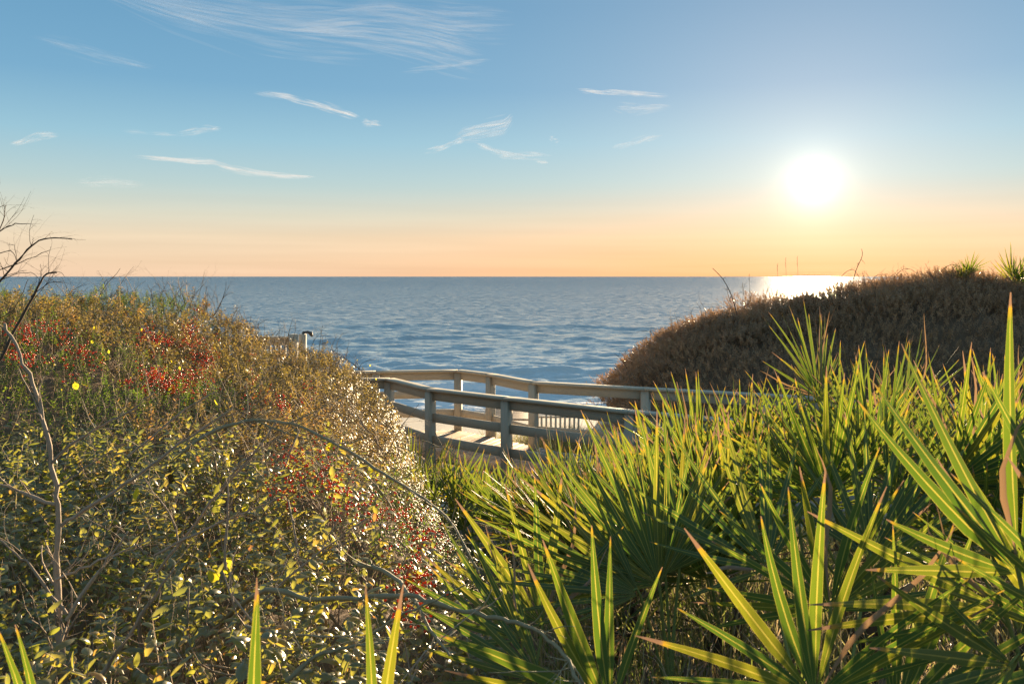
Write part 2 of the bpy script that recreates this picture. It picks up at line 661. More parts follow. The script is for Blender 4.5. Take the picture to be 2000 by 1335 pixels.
CX = np.array([1.6, 2.46, 2.8, 3.5, 4.2, 5.0, 5.76, 6.5, 7.2, 7.9, 8.9, 9.6, 10.3, 11.2, 12, 14, 30])
CZ_ = np.array([-2.85, -2.35, -1.92, -1.38, -1.02, -.75, -.50, -.38, -.28, -.14, -.10, -.05, .03, .07, 0.0, 0.1, .1])


def HR(X, Y):
    X = np.asarray(X, float); Y = np.asarray(Y, float)
    c = np.interp(X * 20 / np.maximum(Y, 10) * 0.5 + X * 0.5, CX, CZ_)
    h = c - 2.9 * ss(19.8, 13.8, Y) - 4.0 * ss(21.5, 30, Y)
    h = h + 0.55 * (fbm(X * 0.7, Y * 0.7, 21, 3) - 0.5) * ss(2, 4.5, X) + 0.22 * (fbm(X * 2.4, Y * 2.4, 33, 2) - 0.5)
    return h


def G(X, Y):
    X = np.asarray(X, float); Y = np.asarray(Y, float)
    g = -1.75 - 1.65 * ss(3, 11.5, Y) + 0 * X
    left = HL(np.minimum(X, XR(Y) - 0.6), np.minimum(Y, 12)) - 0.8 + 0.38 * ss(4.8, 6.5, Y) - 0.95 * ss(11.8, 13.6, Y)
    g = g + (left - g) * ss(0.7, -0.4, X - XR(Y)) * ss(16.0, 13.0, Y)
    # the right-hand dune
    hr = HR(X, Y) - 0.42 
    w = ss(12.8, 15.2, Y) * ss(1.4, 2.9, X)
    g = g + (hr - g) * w
    # down to the beach and under the sea
    xr = ss(1.0, 4.0, X)
    b0 = 17.2 + 5.5 * xr
    beach = np.interp(Y, [0, 34, 57, 66, 90, 400], [-7.0, -7.6, -8.97, -9.35, -10.6, -14])
    g = g + (beach - g) * ss(0, 11, Y - b0)
    g = g + 0.08 * (fbm(X * 1.3, Y * 1.3, 5, 3) - 0.5)
    return g


def grid_mesh(name, xs, ys, zf, mat, attrs):
    X, Y = np.meshgrid(xs, ys)
    Z = zf(X, Y)
    V = np.stack([X, Y, Z], -1).reshape(-1, 3)
    nx, ny = len(xs), len(ys)
    i = (np.arange(ny - 1)[:, None] * nx + np.arange(nx - 1)[None]).ravel()
    q = np.stack([i, i + 1, i + 1 + nx, i + nx], 1)
    me = np_mesh(name, V, [q], mat, {k: f(X, Y).ravel() for k, f in attrs.items()})
    return link(name, me)


xs = np.concatenate([np.linspace(-400, -32, 16), np.linspace(-30, -9, 40), np.linspace(-8.8, 16, 110), np.linspace(16.5, 34, 30), np.linspace(36, 400, 16)])
ys = np.concatenate([np.linspace(-60, -6, 10), np.linspace(-5, 24, 110), np.linspace(24.5, 70, 50), np.linspace(72, 140, 10)])
ground = grid_mesh('ground', xs, ys, G, M_sand, {
    'litter': lambda X, Y: np.clip(0.9 - 1.1 * ss(11.0, 13.5, Y) * ss(3.0, 2.0, X) * ss(-2.6, -2.0, X) - 1.0 * ss(21, 25, Y), -1, 1),
    'wet': lambda X, Y: ss(51, 56, Y)})
tag(ground, 'pale sand of the dunes with leaf litter, falling to the beach', kind='structure')

# ------------------------------------------------------------------ sea
def build_sea():
    dyp = np.concatenate([np.arange(330, 60, -1.3), np.arange(60, 6, -0.62), np.array([6, 5, 4.2, 3.5, 2.8, 2.2, 1.7, 1.2, .8, .5, .3, .15, .08])])
    d = 9.0 * F / dyp
    un = np.linspace(-1.05, 1.05, 700)
    U, D = np.meshgrid(un, d)
    X = U * D
    Y = D.copy()
    r2 = np.random.default_rng(3)
    Z = np.zeros_like(X)
    dxp = D * 0.0021
    dyy = np.gradient(d)[:, None] * np.ones_like(X)
    gust = 0.75 + 0.5 * fbm(X * 0.02, Y * 0.05, 41, 3)
    for i in range(60):
        lam = 0.7 * (9 / 0.7) ** (r2.random() ** 1.4)
        th = R(-92 + r2.normal(0, 24))
        kx, ky = math.cos(th) * 2 * math.pi / lam, math.sin(th) * 2 * math.pi / lam
        amp = 0.0125 * lam ** 0.75 * r2.uniform(0.6, 1.2)
        if lam > 7:
            amp *= 0.7
        # what the grid cannot carry far out is left to the finer relief of the material
        fade = np.clip((lam / np.maximum(np.abs(dyy) * abs(math.sin(th)) + dxp * abs(math.cos(th)), 1e-3) - 2.2) / 2.5, 0, 1)
        ph = kx * X + ky * Y + r2.uniform(0, 6.28) + 0.9 * np.sin(X * 0.031 + i) + 0.5 * np.sin(Y * 0.05 + i * 2)
        s = np.sin(ph)
        Z += amp * fade * (s + 0.28 * np.cos(2 * ph)) * gust
    Z *= ss(54, 75, Y) * 0.75 + 0.25
    # swell steepening into low surf near the beach
    foam = np.zeros_like(X)
    wob = 3.5 * (fbm(X * 0.045, X * 0 + 3.1, 8, 3) - 0.5)
    for k, (y0, a, w, fo) in enumerate([(59.5, 0.16, 1.1, 1.0), (66, 0.34, 1.3, 0.85), (78, 0.38, 2.0, 0.0), (95, 0.40, 2.4, .0), (118, 0.40, 3.0, 0.0), (150, .4, 3.5, 0)]):
        yk = y0 + wob * (1 + k * 0.9) + 2.6 * k * (fbm(X * 0.09, X * 0 + k, 12 + k, 2) - 0.5)
        part = ss(0.38, 0.62, fbm(X * 0.05 + 7 * k, X * 0 + k * 2.7, 70 + k, 3))
        t = (Y - yk) / w
        Z += a * part * np.exp(-t * t * np.where(t < 0, 2.4, 0.7))
        if fo:
            foam = np.maximum(foam, fo * part * np.exp(-((t + 0.5) / 0.9) ** 2))
    foam = np.maximum(foam, 0.95 * ss(60.5, 57, Y - wob))
    Zs = -9.0 + Z
    V = np.stack([X, Y, Zs], -1).reshape(-1, 3)
    ny, nx = X.shape
    i = (np.arange(ny - 1)[:, None] * nx + np.arange(nx - 1)[None]).ravel()
    q = np.stack([i, i + 1, i + 1 + nx, i + nx], 1)
    sh = ss(130, 62, Y) * 0.75 + 0.25 * ss(400, 130, Y)
    me = np_mesh('sea', V, [q], M_sea, {'foam': foam.ravel(), 'shallow_sheen': sh.ravel(), 'far': (0.55 * ss(60, 220, Y) + 0.45 * ss(220, 1200, Y)).ravel()})
    tag(link('sea', me), 'blue rippled sea reaching to a level horizon', kind='structure')


build_sea()


# ------------------------------------------------------------------ cirrus
def cloud_mat(name, dens):
    m, t = newmat(name)
    a = attr(t, 'rnd')
    tr = t.n.new('ShaderNodeBsdfTransparent')
    ad = t.n.new('ShaderNodeEmission')  # emission stands in for sunlight scattered through the ice fibres
    ad.inputs[0].default_value = (1.0, 0.93, 0.84, 1)
    ad.inputs[1].default_value = 0.95 / 2 ** EXPOSURE
    mx = t.n.new('ShaderNodeMixShader')
    t.l.new(t.m('MULTIPLY', a, dens), mx.inputs[0])
    t.l.new(tr.outputs[0], mx.inputs[1])
    t.l.new(ad.outputs[0], mx.inputs[2])
    finish(t, mx.outputs[0])
    return m


M_cloud = cloud_mat('glowing_cirrus_ice', 1.0)


def cirrus(pts, width, n, strength, label, slen=0.4, group=None, fan=0.0, hair=3.0):
    """a wisp of ice fibres strung along a curved line 30 km out"""
    D = 30000.0
    px1 = D / F
    pts = np.array(pts, float)
    # smooth path
    tt = np.linspace(0, 1, len(pts))
    Q, T3 = [], []
    VV, FF, RR, nv = [], [], [], 0
    total = np.sum(np.linalg.norm(np.diff(pts, axis=0), axis=1))
    c0 = None
    n, hair = int(n * 1.6), hair * 0.72
    for k in range(n):
        L = slen * rng.uniform(0.4, 1.0)
        s0 = rng.uniform(0, 1 - L * 0.6) - 0.1 * L
        m = 9
        s = np.clip(np.linspace(s0, s0 + L, m), -0.06, 1.06)
        cxp = np.interp(s, tt, pts[:, 0]); cyp = np.interp(s, tt, pts[:, 1])
        cxp = cxp + (s > 1) * (s - 1) * (pts[-1, 0] - pts[-2, 0]) * 2 + (s < 0) * s * (pts[1, 0] - pts[0, 0]) * 2
        off = rng.normal(0, 0.55) * width
        prof = np.clip(np.sin(np.pi * np.clip((s + 0.06) / 1.12, 0, 1)), 0, 1) ** 0.6
        wv = 0.25 * width * np.sin(s * rng.uniform(5, 9) + rng.uniform(0, 6))
        yy = cyp + (off * (0.25 + 0.75 * prof)) + wv * 0.5 + fan * off / width * (s - 0.3) * total * 0.1
        xx = cxp + rng.normal(0, 2)
        dep = D + rng.normal(0, 0.6) * width * px1
        pos = np.stack([(xx - 1000) / F * dep, np.full(m, dep), -(yy - 540) / F * dep], 1)
        tp = np.sin(np.pi * np.linspace(0.02, 0.98, m)) ** 1.5
        rad = hair * px1 * rng.uniform(0.35, 1.0) * (0.25 + 0.75 * tp)
        al = strength * 0.60 * rng.uniform(0.25, 1.0) * tp * (0.45 + 0.55 * np.sin(s * 23 + k) ** 2)
        # flat-bodied fibre with six sides
        sides = 3
        th = np.arange(sides) * 2 * np.pi / sides
        ring = pos[:, None] + rad[:, None, None] * (np.cos(th)[None, :, None] * np.array([0, 0, 1.0]) + np.sin(th)[None, :, None] * np.array([0, 1.0, 0]))
        VV.append(ring.reshape(-1, 3))
        RR.append(np.repeat(al, sides))
        i = np.arange(m - 1)[:, None] * sides + np.arange(sides)[None]
        j = np.arange(m - 1)[:, None] * sides + (np.arange(sides)[None] + 1) % sides
        FF.append((np.stack([i, j, j + sides, i + sides], -1).reshape(-1, 4)) + nv)
        nv += m * sides
    V = np.concatenate(VV)
    c = V.mean(0)
    me = np_mesh('cirrus_cloud', V - c, [np.concatenate(FF)], M_cloud, {'rnd': np.concatenate(RR)})
    o = link('cirrus_cloud', me)
    o.location = c
    tag(o, label, 'cloud', 'cirrus wisps in the evening sky')


cirrus([(495, 179), (560, 190), (620, 206), (660, 217), (698, 229)], 8, 60, 0.30, 'bright slanting streak of cirrus high left of the middle of the sky', 0.35)
cirrus([(703, 239), (725, 240), (750, 245)], 6, 16, 0.28, 'tiny white tuft just below the end of the slanting streak', 0.7)
cirrus([(258, 305), (320, 310), (380, 316), (418, 317), (450, 329), (500, 338), (560, 344), (616, 345)], 5.5, 90, 0.28, 'long kinked streak of cirrus low above the left half of the sea', 0.25)
cirrus([(822, 298), (860, 290), (890, 280), (905, 274)], 6, 26, 0.25, 'thin left tail of the bird-shaped cirrus in mid sky', 0.5)
cirrus([(878, 276), (905, 262), (940, 256), (985, 246), (1000, 230)], 15, 70, 0.17, 'feathery body of the bird-shaped cirrus in mid sky', 0.55, hair=3.4)
cirrus([(928, 281), (955, 291), (985, 301), (1030, 303), (1072, 306)], 7, 48, 0.28, 'bright lower wing of the bird-shaped cirrus in mid sky', 0.4)
cirrus([(1045, 315), (1068, 318)], 3, 8, 0.3, 'smallest fleck below the right tip of the bird-shaped cirrus', 0.8)
cirrus([(1128, 176), (1180, 180), (1240, 184), (1305, 187)], 5, 40, 0.26, 'upper thin streak of the pair right of the middle', 0.4)
cirrus([(1200, 208), (1240, 214), (1305, 208)], 11, 36, 0.15, 'faint fanned wisp under the thin streak right of the middle', 0.6)
cirrus([(1072, 272), (1090, 272)], 5, 8, 0.22, 'lone dot of cloud between the bird-shaped cirrus and the sun', 0.8)
cirrus([(1195, 290), (1225, 284), (1260, 272), (1290, 265)], 5, 24, 0.18, 'faint curved wisp nearest the left of the sun', 0.5)
cirrus([(15, 285), (45, 278), (75, 265), (110, 264)], 9, 34, 0.20, 'soft wisp at the far left edge of the sky', 0.5)
cirrus([(148, 356), (200, 356), (275, 360)], 9, 36, 0.12, 'pale low smudge of cloud at left, lowest in the sky', 0.6)
cirrus([(340, 262), (375, 258), (405, 252), (430, 253)], 7, 28, 0.18, 'small tufted wisp above the long kinked streak', 0.6)
cirrus([(238, 256), (300, 262), (345, 262)], 5, 18, 0.10, 'faint thread left of the small tufted wisp', 0.6)
cirrus([(150, -30), (330, 10), (520, 45), (720, 60)], 34, 170, 0.055, 'broad thin veil of cirrus along the top edge, left part', 0.5, fan=1.0, hair=6)
cirrus([(520, 60), (700, 62), (830, 78), (935, 106)], 26, 150, 0.065, 'broad veil of cirrus at the top ending in a hooked tip', 0.5, fan=1.0, hair=5)
cirrus([(640, 20), (760, 20), (880, 40), (990, 45)], 24, 110, 0.05, 'upper right part of the veil of cirrus at the top edge', 0.6, fan=1.0, hair=5)
cirrus([(60, 70), (170, 100), (290, 132)], 12, 40, 0.045, 'very faint streaks below the veil at top left', 0.6, hair=4)
cirrus([(780, 140), (870, 132), (950, 118)], 6, 26, 0.09, 'thin thread beneath the hooked tip of the veil', 0.5)

# ------------------------------------------------------------------ boardwalk
def oriented(p, xdir, up=Vector((0, 0, 1))):
    x = Vector(xdir).normalized()
    y = up.cross(x).normalized()
    z = x.cross(y).normalized()
    M = Matrix((x, y, z)).transposed().to_4x4()
    M.translation = p
    return M


BOX = {}


def box_mesh(name, L, Wd, H, mat, bev=0.004):
    """bevelled board, length along x; the far ends stay sharp"""
    key = (name, round(L, 2), round(Wd, 3), round(H, 3), mat.name)
    if key in BOX:
        return BOX[key]
    w, h, b = Wd / 2, H / 2, bev
    prof = [(-w + b, -h), (w - b, -h), (w, -h + b), (w, h - b), (w - b, h), (-w + b, h), (-w, h - b), (-w, -h + b)]
    V = [(x, y, z) for x in (-L / 2, L / 2) for y, z in prof]
    q = [(i, (i + 1) % 8, (i + 1) % 8 + 8, i + 8) for i in range(8)]
    f8 = [list(range(7, -1, -1)), list(range(8, 16))]
    me = np_mesh(name, V, [np.array(q), np.array(f8)], mat, smooth=False)
    BOX[key] = me
    return me


def board(name, p0, p1, Wd, H, mat, parent, org, bev=0.004):
    p0, p1 = Vector(p0), Vector(p1)
    L = (p1 - p0).length
    return link(name, box_mesh(name, L, Wd, H, mat, bev), parent, oriented((p0 + p1) / 2 - org, p1 - p0))


def smooth_path(pts, n=6, k_=1.0):
    """Catmull-Rom through the posts"""
    out = []
    pts = [Vector(p) for p in pts]
    for i in range(len(pts) - 1):
        a, b = pts[max(i - 1, 0)], pts[min(i + 2, len(pts) - 1)]
        p0, p1 = pts[i], pts[i + 1]
        for k in range(n):
            t = k / n
            cr = (0.5 * ((2 * p0) + (p1 - a) * t + (2 * a - 5 * p0 + 4 * p1 - b) * t * t + (3 * p0 - a - 3 * p1 + b) * t ** 3))
            out.append(cr * k_ + (p0 + (p1 - p0) * t) * (1 - k_))
    out.append(pts[-1])
    return out


CAP = -1.80
DECK = -2.95
PS = 0.135


def ribbon_board(name, path, Wd, H, mat, parent, org):
    """a board that follows a gentle curve"""
    c = Col()
    n = len(path)
    w, h = Wd / 2, H / 2
    b = 0.004
    prof = [(-w + b, -h), (w - b, -h), (w, -h + b), (w, h - b), (w - b, h), (-w + b, h), (-w, h - b), (-w, -h + b)]
    V = []
    for i, p in enumerate(path):
        t = (path[min(i + 1, n - 1)] - path[max(i - 1, 0)])
        t.z = 0
        t.normalize()
        s = Vector((-t.y, t.x, 0))
        for y, z in prof:
            V.append(p - org + s * y + Vector((0, 0, z)))
    q = [(i * 8 + k, i * 8 + (k + 1) % 8, (i + 1) * 8 + (k + 1) % 8, (i + 1) * 8 + k) for i in range(n - 1) for k in range(8)]
    me = np_mesh(name, [tuple(v) for v in V], [np.array(q), np.array([list(range(7, -1, -1)), list(range((n - 1) * 8, n * 8))])], mat, smooth=False)
    return link(name, me, parent)


def railing(posts, root, org, boards=((-0.115, 0.15), (-0.47, 0.14), (-0.83, 0.14)), cap=True, base=DECK - 0.5):
    posts = [Vector((x, y, CAP)) for x, y in posts]
    n = len(posts)
    path = smooth_path(posts, 5, 0.12)
    tans = []
    for i in range(n):
        t = posts[min(i + 1, n - 1)] - posts[max(i - 1, 0)]
        tans.append(t.normalized())
    for i, p in enumerate(posts):
        M = oriented(Vector((p.x, p.y, (CAP - 0.042 + base) / 2)) - org, (0, 0, 1), up=tans[i])
        link('post', box_mesh('post', CAP - 0.042 - base, PS, PS, M_wood, 0.006), root, M)
    for i in range(n - 1):
        seg = path[i * 5:(i + 1) * 5 + 1]
        if cap:
            # the cap boards meet end to end over the posts
            cs = [v.copy() for v in seg]
            d0 = (cs[1] - cs[0]).normalized(); d1 = (cs[-1] - cs[-2]).normalized()
            cs[0] += d0 * 0.0015
            cs[-1] -= d1 * 0.0015
            ribbon_board('rail_cap', [v + Vector((0, 0, -0.02)) for v in cs], 0.19, 0.038, M_wood, root, org)
        for z, h in boards:
            bs = [v.copy() for v in seg]
            d0 = (bs[1] - bs[0]).normalized(); d1 = (bs[-1] - bs[-2]).normalized()
            bs[0] += d0 * (PS / 2 + 0.002)
            bs[-1] -= d1 * (PS / 2 + 0.002)
            ribbon_board('rail_board', [v + Vector((0, 0, z)) for v in bs], 0.038, h, M_wood, root, org)


def build_boardwalk():
    org = Vector((0.5, 13.8, DECK))
    bw = empty('boardwalk', org, 'winding grey wooden boardwalk with three-board railings crossing the dune gap to the beach', 'boardwalk')
    far = [(-6.4, 16.0), (-4.4, 16.15), (-2.6, 16.3), (-1.04, 16.5), (-0.40, 15.85), (0.37, 14.65), (2.17, 13.85), (3.9, 13.1), (5.35, 12.35), (7.0, 11.7), (8.8, 11.3)]
    near = [(-5.6, 14.9), (-3.8, 15.05), (-2.18, 15.15), (-1.32, 13.8), (-0.08, 12.77), (1.60, 11.5), (3.3, 10.45), (5.2, 9.45), (7.2, 8.9), (8.9, 8.7)]
    railing(far, bw, org)
    railing(near, bw, org)
    # deck planks across the walk, one object each, between the two railings
    fp = smooth_path([Vector((x, y, DECK)) for x, y in far], 14)
    npth = smooth_path([Vector((x, y, DECK)) for x, y in near], 14)

    def cum(p):
        s = [0]
        for a, b in zip(p[:-1], p[1:]):
            s.append(s[-1] + (b - a).length)
        return np.array(s)
    sf, sn = cum(fp), cum(npth)
    # matching stations so that planks stay roughly square to the walk
    kf = np.array([0, 4.0, 6.0, 6.5, 8.3, 10.2, 12.0, 14.0, 16.1])
    far_a = np.array([(-6.4, 16.0), (-2.9, 16.28), (-1.04, 16.5), (-0.40, 15.85), (0.9, 14.4), (2.17, 13.85), (3.9, 13.1), (5.35, 12.35), (7.0, 11.7), (8.8, 11.3)])
    near_a = np.array([(-6.0, 14.9), (-3.2, 15.1), (-2.0, 14.85), (-1.32, 13.8), (-0.08, 12.77), (1.10, 11.85), (2.7, 10.8), (4.3, 9.9), (6.0, 9.15), (8.4, 8.75)])
    mid = (far_a + near_a) / 2
    s = np.concatenate([[0], np.cumsum(np.linalg.norm(np.diff(mid, axis=0), axis=1))])
    n = int(s[-1] / 0.148)
    for i in range(n):
        t = (i + 0.5) * 0.148
        a = Vector((np.interp(t, s, far_a[:, 0]), np.interp(t, s, far_a[:, 1]), DECK - 0.02))
        b = Vector((np.interp(t, s, near_a[:, 0]), np.interp(t, s, near_a[:, 1]), DECK - 0.02))
        d = (b - a).normalized()
        a = a + d * 0.09
        b = b - d * 0.09
        z = rng.uniform(-0.003, 0.003) + (i % 2) * 0.0011
        a.z += z
        b.z += z
        L = round((b - a).length, 2)
        link('deck_plank', box_mesh('deck_plank', L, 0.139, 0.038, M_deck), bw, oriented((a + b) / 2 - org, b - a))
    # joists under the deck
    for A in (far_a, near_a):
        for p0, p1 in zip(A[:-1], A[1:]):
            c = mid.mean(0)
            q0 = Vector((*p0, DECK - 0.14)); q1 = Vector((*p1, DECK - 0.14))
            d = (q1 - q0).normalized() * 0.01
            board('joist', q0 + d, q1 - d, 0.04, 0.18, M_wood, bw, org)


build_boardwalk()

# lower landing of the beach stairs past the walk
org = P(1000, 806, 19.5)
ld = empty('beach_stair_landing', org, 'low weathered deck landing beyond the far railing on the way down to the beach', 'landing')
for i in range(11):
    p = org + Vector((0, (i - 5) * 0.15, -0.02 + 0.001 * (i % 2)))
    board('deck_plank', p + Vector((-0.62, 0, 0)), p + Vector((0.55, 0, 0)), 0.14, 0.038, M_deck, ld, org)
for sx in (-0.5, 0.45):
    board('joist', org + Vector((sx, -0.85, -0.13)), org + Vector((sx, 0.85, -0.13)), 0.04, 0.17, M_wood, ld, org)
    for sy in (-0.7, 0.7):
        link('post', box_mesh('post', 1.5, 0.1, 0.1, M_wood), ld, oriented(Vector((sx + 0.08, sy, -0.81)), (0, 0, 1), up=Vector((0, 1, 0))))

# sand fence
org = P(1085, 900, 17.6)
sf_ = empty('sand_fence', org, 'little slatted sand fence on the dune edge seen under the far railing', 'fence')
for i in range(9):
    x = (i - 3) * 0.095
    z = rng.uniform(-0.02, 0.02)
    link('slat', box_mesh('slat', 0.95, 0.042, 0.014, M_wood, 0.002), sf_, oriented(Vector((x, rng.uniform(-.01, .01), 0.47 + z)), (rng.uniform(-.02, .02), 0, 1), up=Vector((0, -1, 0))))
for z in (0.9, 0.25):
    board('fence_wire', org + Vector((-0.35, 0.03, z)), org + Vector((0.6, 0.03, z)), 0.02, 0.03 if z > 0.5 else 0.01, M_wood, sf_, org, 0.002)

# railing of the neighbouring lookout behind the left scrub
org = P(572, 700, 18.0)
lo = empty('lookout_railing', org, 'grey balustrade of a lookout rising behind the left scrub, ending in paired posts', 'railing')
zt = -(657 - 540) / F * 18
board('rail_cap', Vector((-6.6, 18, zt - .02)), Vector((-4.69, 18, zt - .02)), 0.10, 0.04, M_wood, lo, org)
board('rail_board', Vector((-6.6, 18.02, zt - .115)), Vector((-4.69, 18.02, zt - .115)), 0.04, 0.14, M_wood, lo, org)
board('rail_board', Vector((-6.6, 18.02, zt - .86)), Vector((-4.69, 18.02, zt - .86)), 0.04, 0.14, M_wood, lo, org)
for i in range(17):
    x = -6.52 + i * 0.108
    link('baluster', box_mesh('baluster', 0.60, 0.038, 0.038, M_wood, 0.002), lo, oriented(Vector((x, 18.02, zt - .488)) - org, (0, 0, 1), up=Vector((0, 1, 0))))
link('post', box_mesh('post', 2.8, 0.14, 0.14, M_wood), lo, oriented(Vector((-4.60, 17.97, zt + .05 - 1.4)) - org, (0.0, 0, 1), up=Vector((0.5, 1, 0))))
link('post', box_mesh('post', 2.75, 0.14, 0.10, M_wood), lo, oriented(Vector((-4.45, 18.14, zt + .045 - 1.375)) - org, (0, 0, 1), up=Vector((0.46, 1, 0))))
M_metal, tm = newmat('dark_metal')
finish(tm, principled(tm, tm.mix(tm.noise(tm.n.new('ShaderNodeTexCoord').outputs['Object'], 40), (0.03, 0.03, 0.03, 1), (0.07, 0.06, 0.055, 1)), 0.5).outputs[0])
c = Col()
lp = P(598, 651, 18.14) - org
c.tube([lp + Vector((-.06, 0, -.06)), lp + Vector((-.06, 0, .02))], [.035, .035], 8)
c.tube([lp + Vector((-.06, 0, .02)), lp + Vector((.03, 0, .03)), lp + Vector((.10, 0, .0)), lp + Vector((.12, 0, -.05))], [.025, .03, .045, .03], 8)
o = c.build('lamp_hood', M_metal, lo)
tag(o, 'small dark lamp hood on the outer post')


# ------------------------------------------------------------------ leaves and sprigs
def leaf_template(rows, w, droop, curl, cols3=True):
    """leaf along +y of unit length, upper side +z"""
    V, Fq = [], []
    for i in range(rows + 1):
        y = i / rows
        ww = w * math.sin(math.pi * min(0.97, 0.04 + 0.92 * y ** 0.85)) ** 0.8
        z = -droop * y * y
        V += [(-ww / 2, y, z - curl * ww), (0, y, z), (ww / 2, y, z - curl * ww)]
    for i in range(rows):
        a = i * 3
        Fq += [(a, a + 1, a + 4, a + 3), (a + 1, a + 2, a + 5, a + 4)]
    return np.array(V), np.array(Fq)


def domed_leaf(rows, w, bend, roll, nc=4):
    """thick leathery leaf arching along its length, its margins rolled under"""
    V, Fq = [], []
    y = z = 0.0
    for i in range(rows + 1):
        t = i / rows
        a = -0.25 + bend * t * 1.3
        if i:
            y += math.cos(a) / rows
            z -= math.sin(a) / rows
        ww = w * math.sin(math.pi * min(0.96, 0.05 + 0.90 * t ** 0.9)) ** 0.65
        for k in range(nc + 1):
            ph = (k * 2 / nc - 1) * roll
            rr = ww / 2 / max(roll, .1)
            V.append((rr * math.sin(ph) * 1.15, y + math.sin(a) * rr * (math.cos(ph) - 1), z + rr * (math.cos(ph) - 1) * math.cos(a)))
    for i in range(rows):
        for k in range(nc):
            a = i * (nc + 1) + k
            Fq.append((a, a + 1, a + nc + 2, a + nc + 1))
    return np.array(V), np.array(Fq)


LEAF_BIG = [domed_leaf(4, 0.50, 0.9, 1.15), domed_leaf(4, 0.56, 0.6, 0.95), domed_leaf(4, 0.46, 1.3, 1.3)]
LEAF_NEXT = [domed_leaf(3, 0.50, 0.9, 1.15, 2), domed_leaf(3, 0.56, 0.6, 0.95, 2), domed_leaf(3, 0.46, 1.3, 1.3, 2)]
LEAF_MID = [(np.array([(0, 0, 0), (.21, .48, -.19), (0, .52, -.04), (-.21, .48, -.19), (0, 1, -.42)]), np.array([(0, 1, 2), (0, 2, 3), (1, 4, 2), (2, 4, 3)]))]
LEAF_LOW = [(np.array([(0, 0, 0), (0.2, 0.5, -.05), (0, 1, -.15), (-0.2, 0.5, -.05)]), np.array([(0, 1, 2, 3)]))]


def norm(a):
    return a / (np.linalg.norm(a, axis=-1, keepdims=True) + 1e-9)


def sprigs(P0, Dr, Ln, m, leaf_len, r, flat=0.0):
    """leaf frames for sprigs: origins (S,3), directions, lengths, m leaves each"""
    S = len(P0)
    t = (np.arange(m)[None] + r.random((S, m))) / m
    t = 0.12 + 0.90 * t
    az = np.arange(m)[None] * 2.399 + r.random((S, 1)) * 6.28 + r.normal(0, .3, (S, m))
    ref = norm(r.normal(size=(S, 3)))
    A = norm(np.cross(Dr, ref))
    B = np.cross(Dr, A)
    rad = A[:, None] * np.cos(az)[..., None] + B[:, None] * np.sin(az)[..., None]
    open_ = 0.75 + 0.60 * (1 - t) + r.normal(0, .16, (S, m))
    dirv = norm(Dr[:, None] * np.cos(open_)[..., None] + rad * np.sin(open_)[..., None])
    pos = P0[:, None] + Dr[:, None] * (t * Ln[:, None])[..., None]
    nn = Dr[:, None] - dirv * np.sum(Dr[:, None] * dirv, -1, keepdims=True)
    if flat:
        dirv = norm(dirv * np.array([1, 1, 1 - flat]) + r.normal(0, .12, dirv.shape))
    nn = norm(nn + r.normal(0, .22, nn.shape) + np.array([0, 0, .25 + 1.2 * flat]))
    xx = norm(np.cross(dirv, nn))
    nn = np.cross(xx, dirv)
    sc = leaf_len * r.uniform(0.6, 1.15, (S, m)) * (0.75 + 0.35 * np.sin(np.pi * t))
    return pos.reshape(-1, 3), xx.reshape(-1, 3), dirv.reshape(-1, 3), nn.reshape(-1, 3), sc.ravel()


def leaves_to_mesh(name, frames, templates, mat, r, rn=None):
    pos, xx, yy, zz, sc = frames
    n = len(pos)
    which = r.integers(0, len(templates), n)
    if rn is None:
        rn = r.random(n)
    VV, FF, RR, nv = [], [], [], 0
    for k, (TV, TF) in enumerate(templates):
        s = which == k
        if not s.any():
            continue
        V = pos[s][:, None] + sc[s][:, None, None] * (xx[s][:, None] * TV[None, :, 0:1] + yy[s][:, None] * TV[None, :, 1:2] + zz[s][:, None] * TV[None, :, 2:3])
        VV.append(V.reshape(-1, 3))
        c = int(s.sum())
        FF.append((TF[None] + (np.arange(c) * len(TV))[:, None, None]).reshape(-1, TF.shape[1]) + nv)
        RR.append(np.repeat(rn[s], len(TV)))
        nv += c * len(TV)
    return np_mesh(name, np.concatenate(VV), [np.concatenate(FF)], mat, {'rnd': np.concatenate(RR)})


def twigs_to_arrays(P0, Dr, Ln, rad, r, sides=3):
    S = len(P0)
    ref = norm(r.normal(size=(S, 3)))
    A = norm(np.cross(Dr, ref)); B = np.cross(Dr, A)
    ts = np.array([-0.8, 1.0])
    bend = A * (r.normal(0, .10, (S, 1)) * Ln[:, None])
    th = np.arange(sides) * 2 * np.pi / sides
    V = []
    for i, t in enumerate(ts):
        c = P0 + Dr * (t * Ln)[:, None] + bend * (1 - t * t)
        rr = (rad * (1.0 - 0.6 * i))[:, None, None]
        V.append(c[:, None] + rr * (A[:, None] * np.cos(th)[None, :, None] + B[:, None] * np.sin(th)[None, :, None]))
    V = np.stack(V, 1).reshape(-1, 3)
    q = []
    for i in range(1):
        for k in range(sides):
            q.append((i * sides + k, i * sides + (k + 1) % sides, (i + 1) * sides + (k + 1) % sides, (i + 1) * sides + k))
    q = (np.array(q)[None] + (np.arange(S) * 2 * sides)[:, None, None]).reshape(-1, 4)
    return V, q


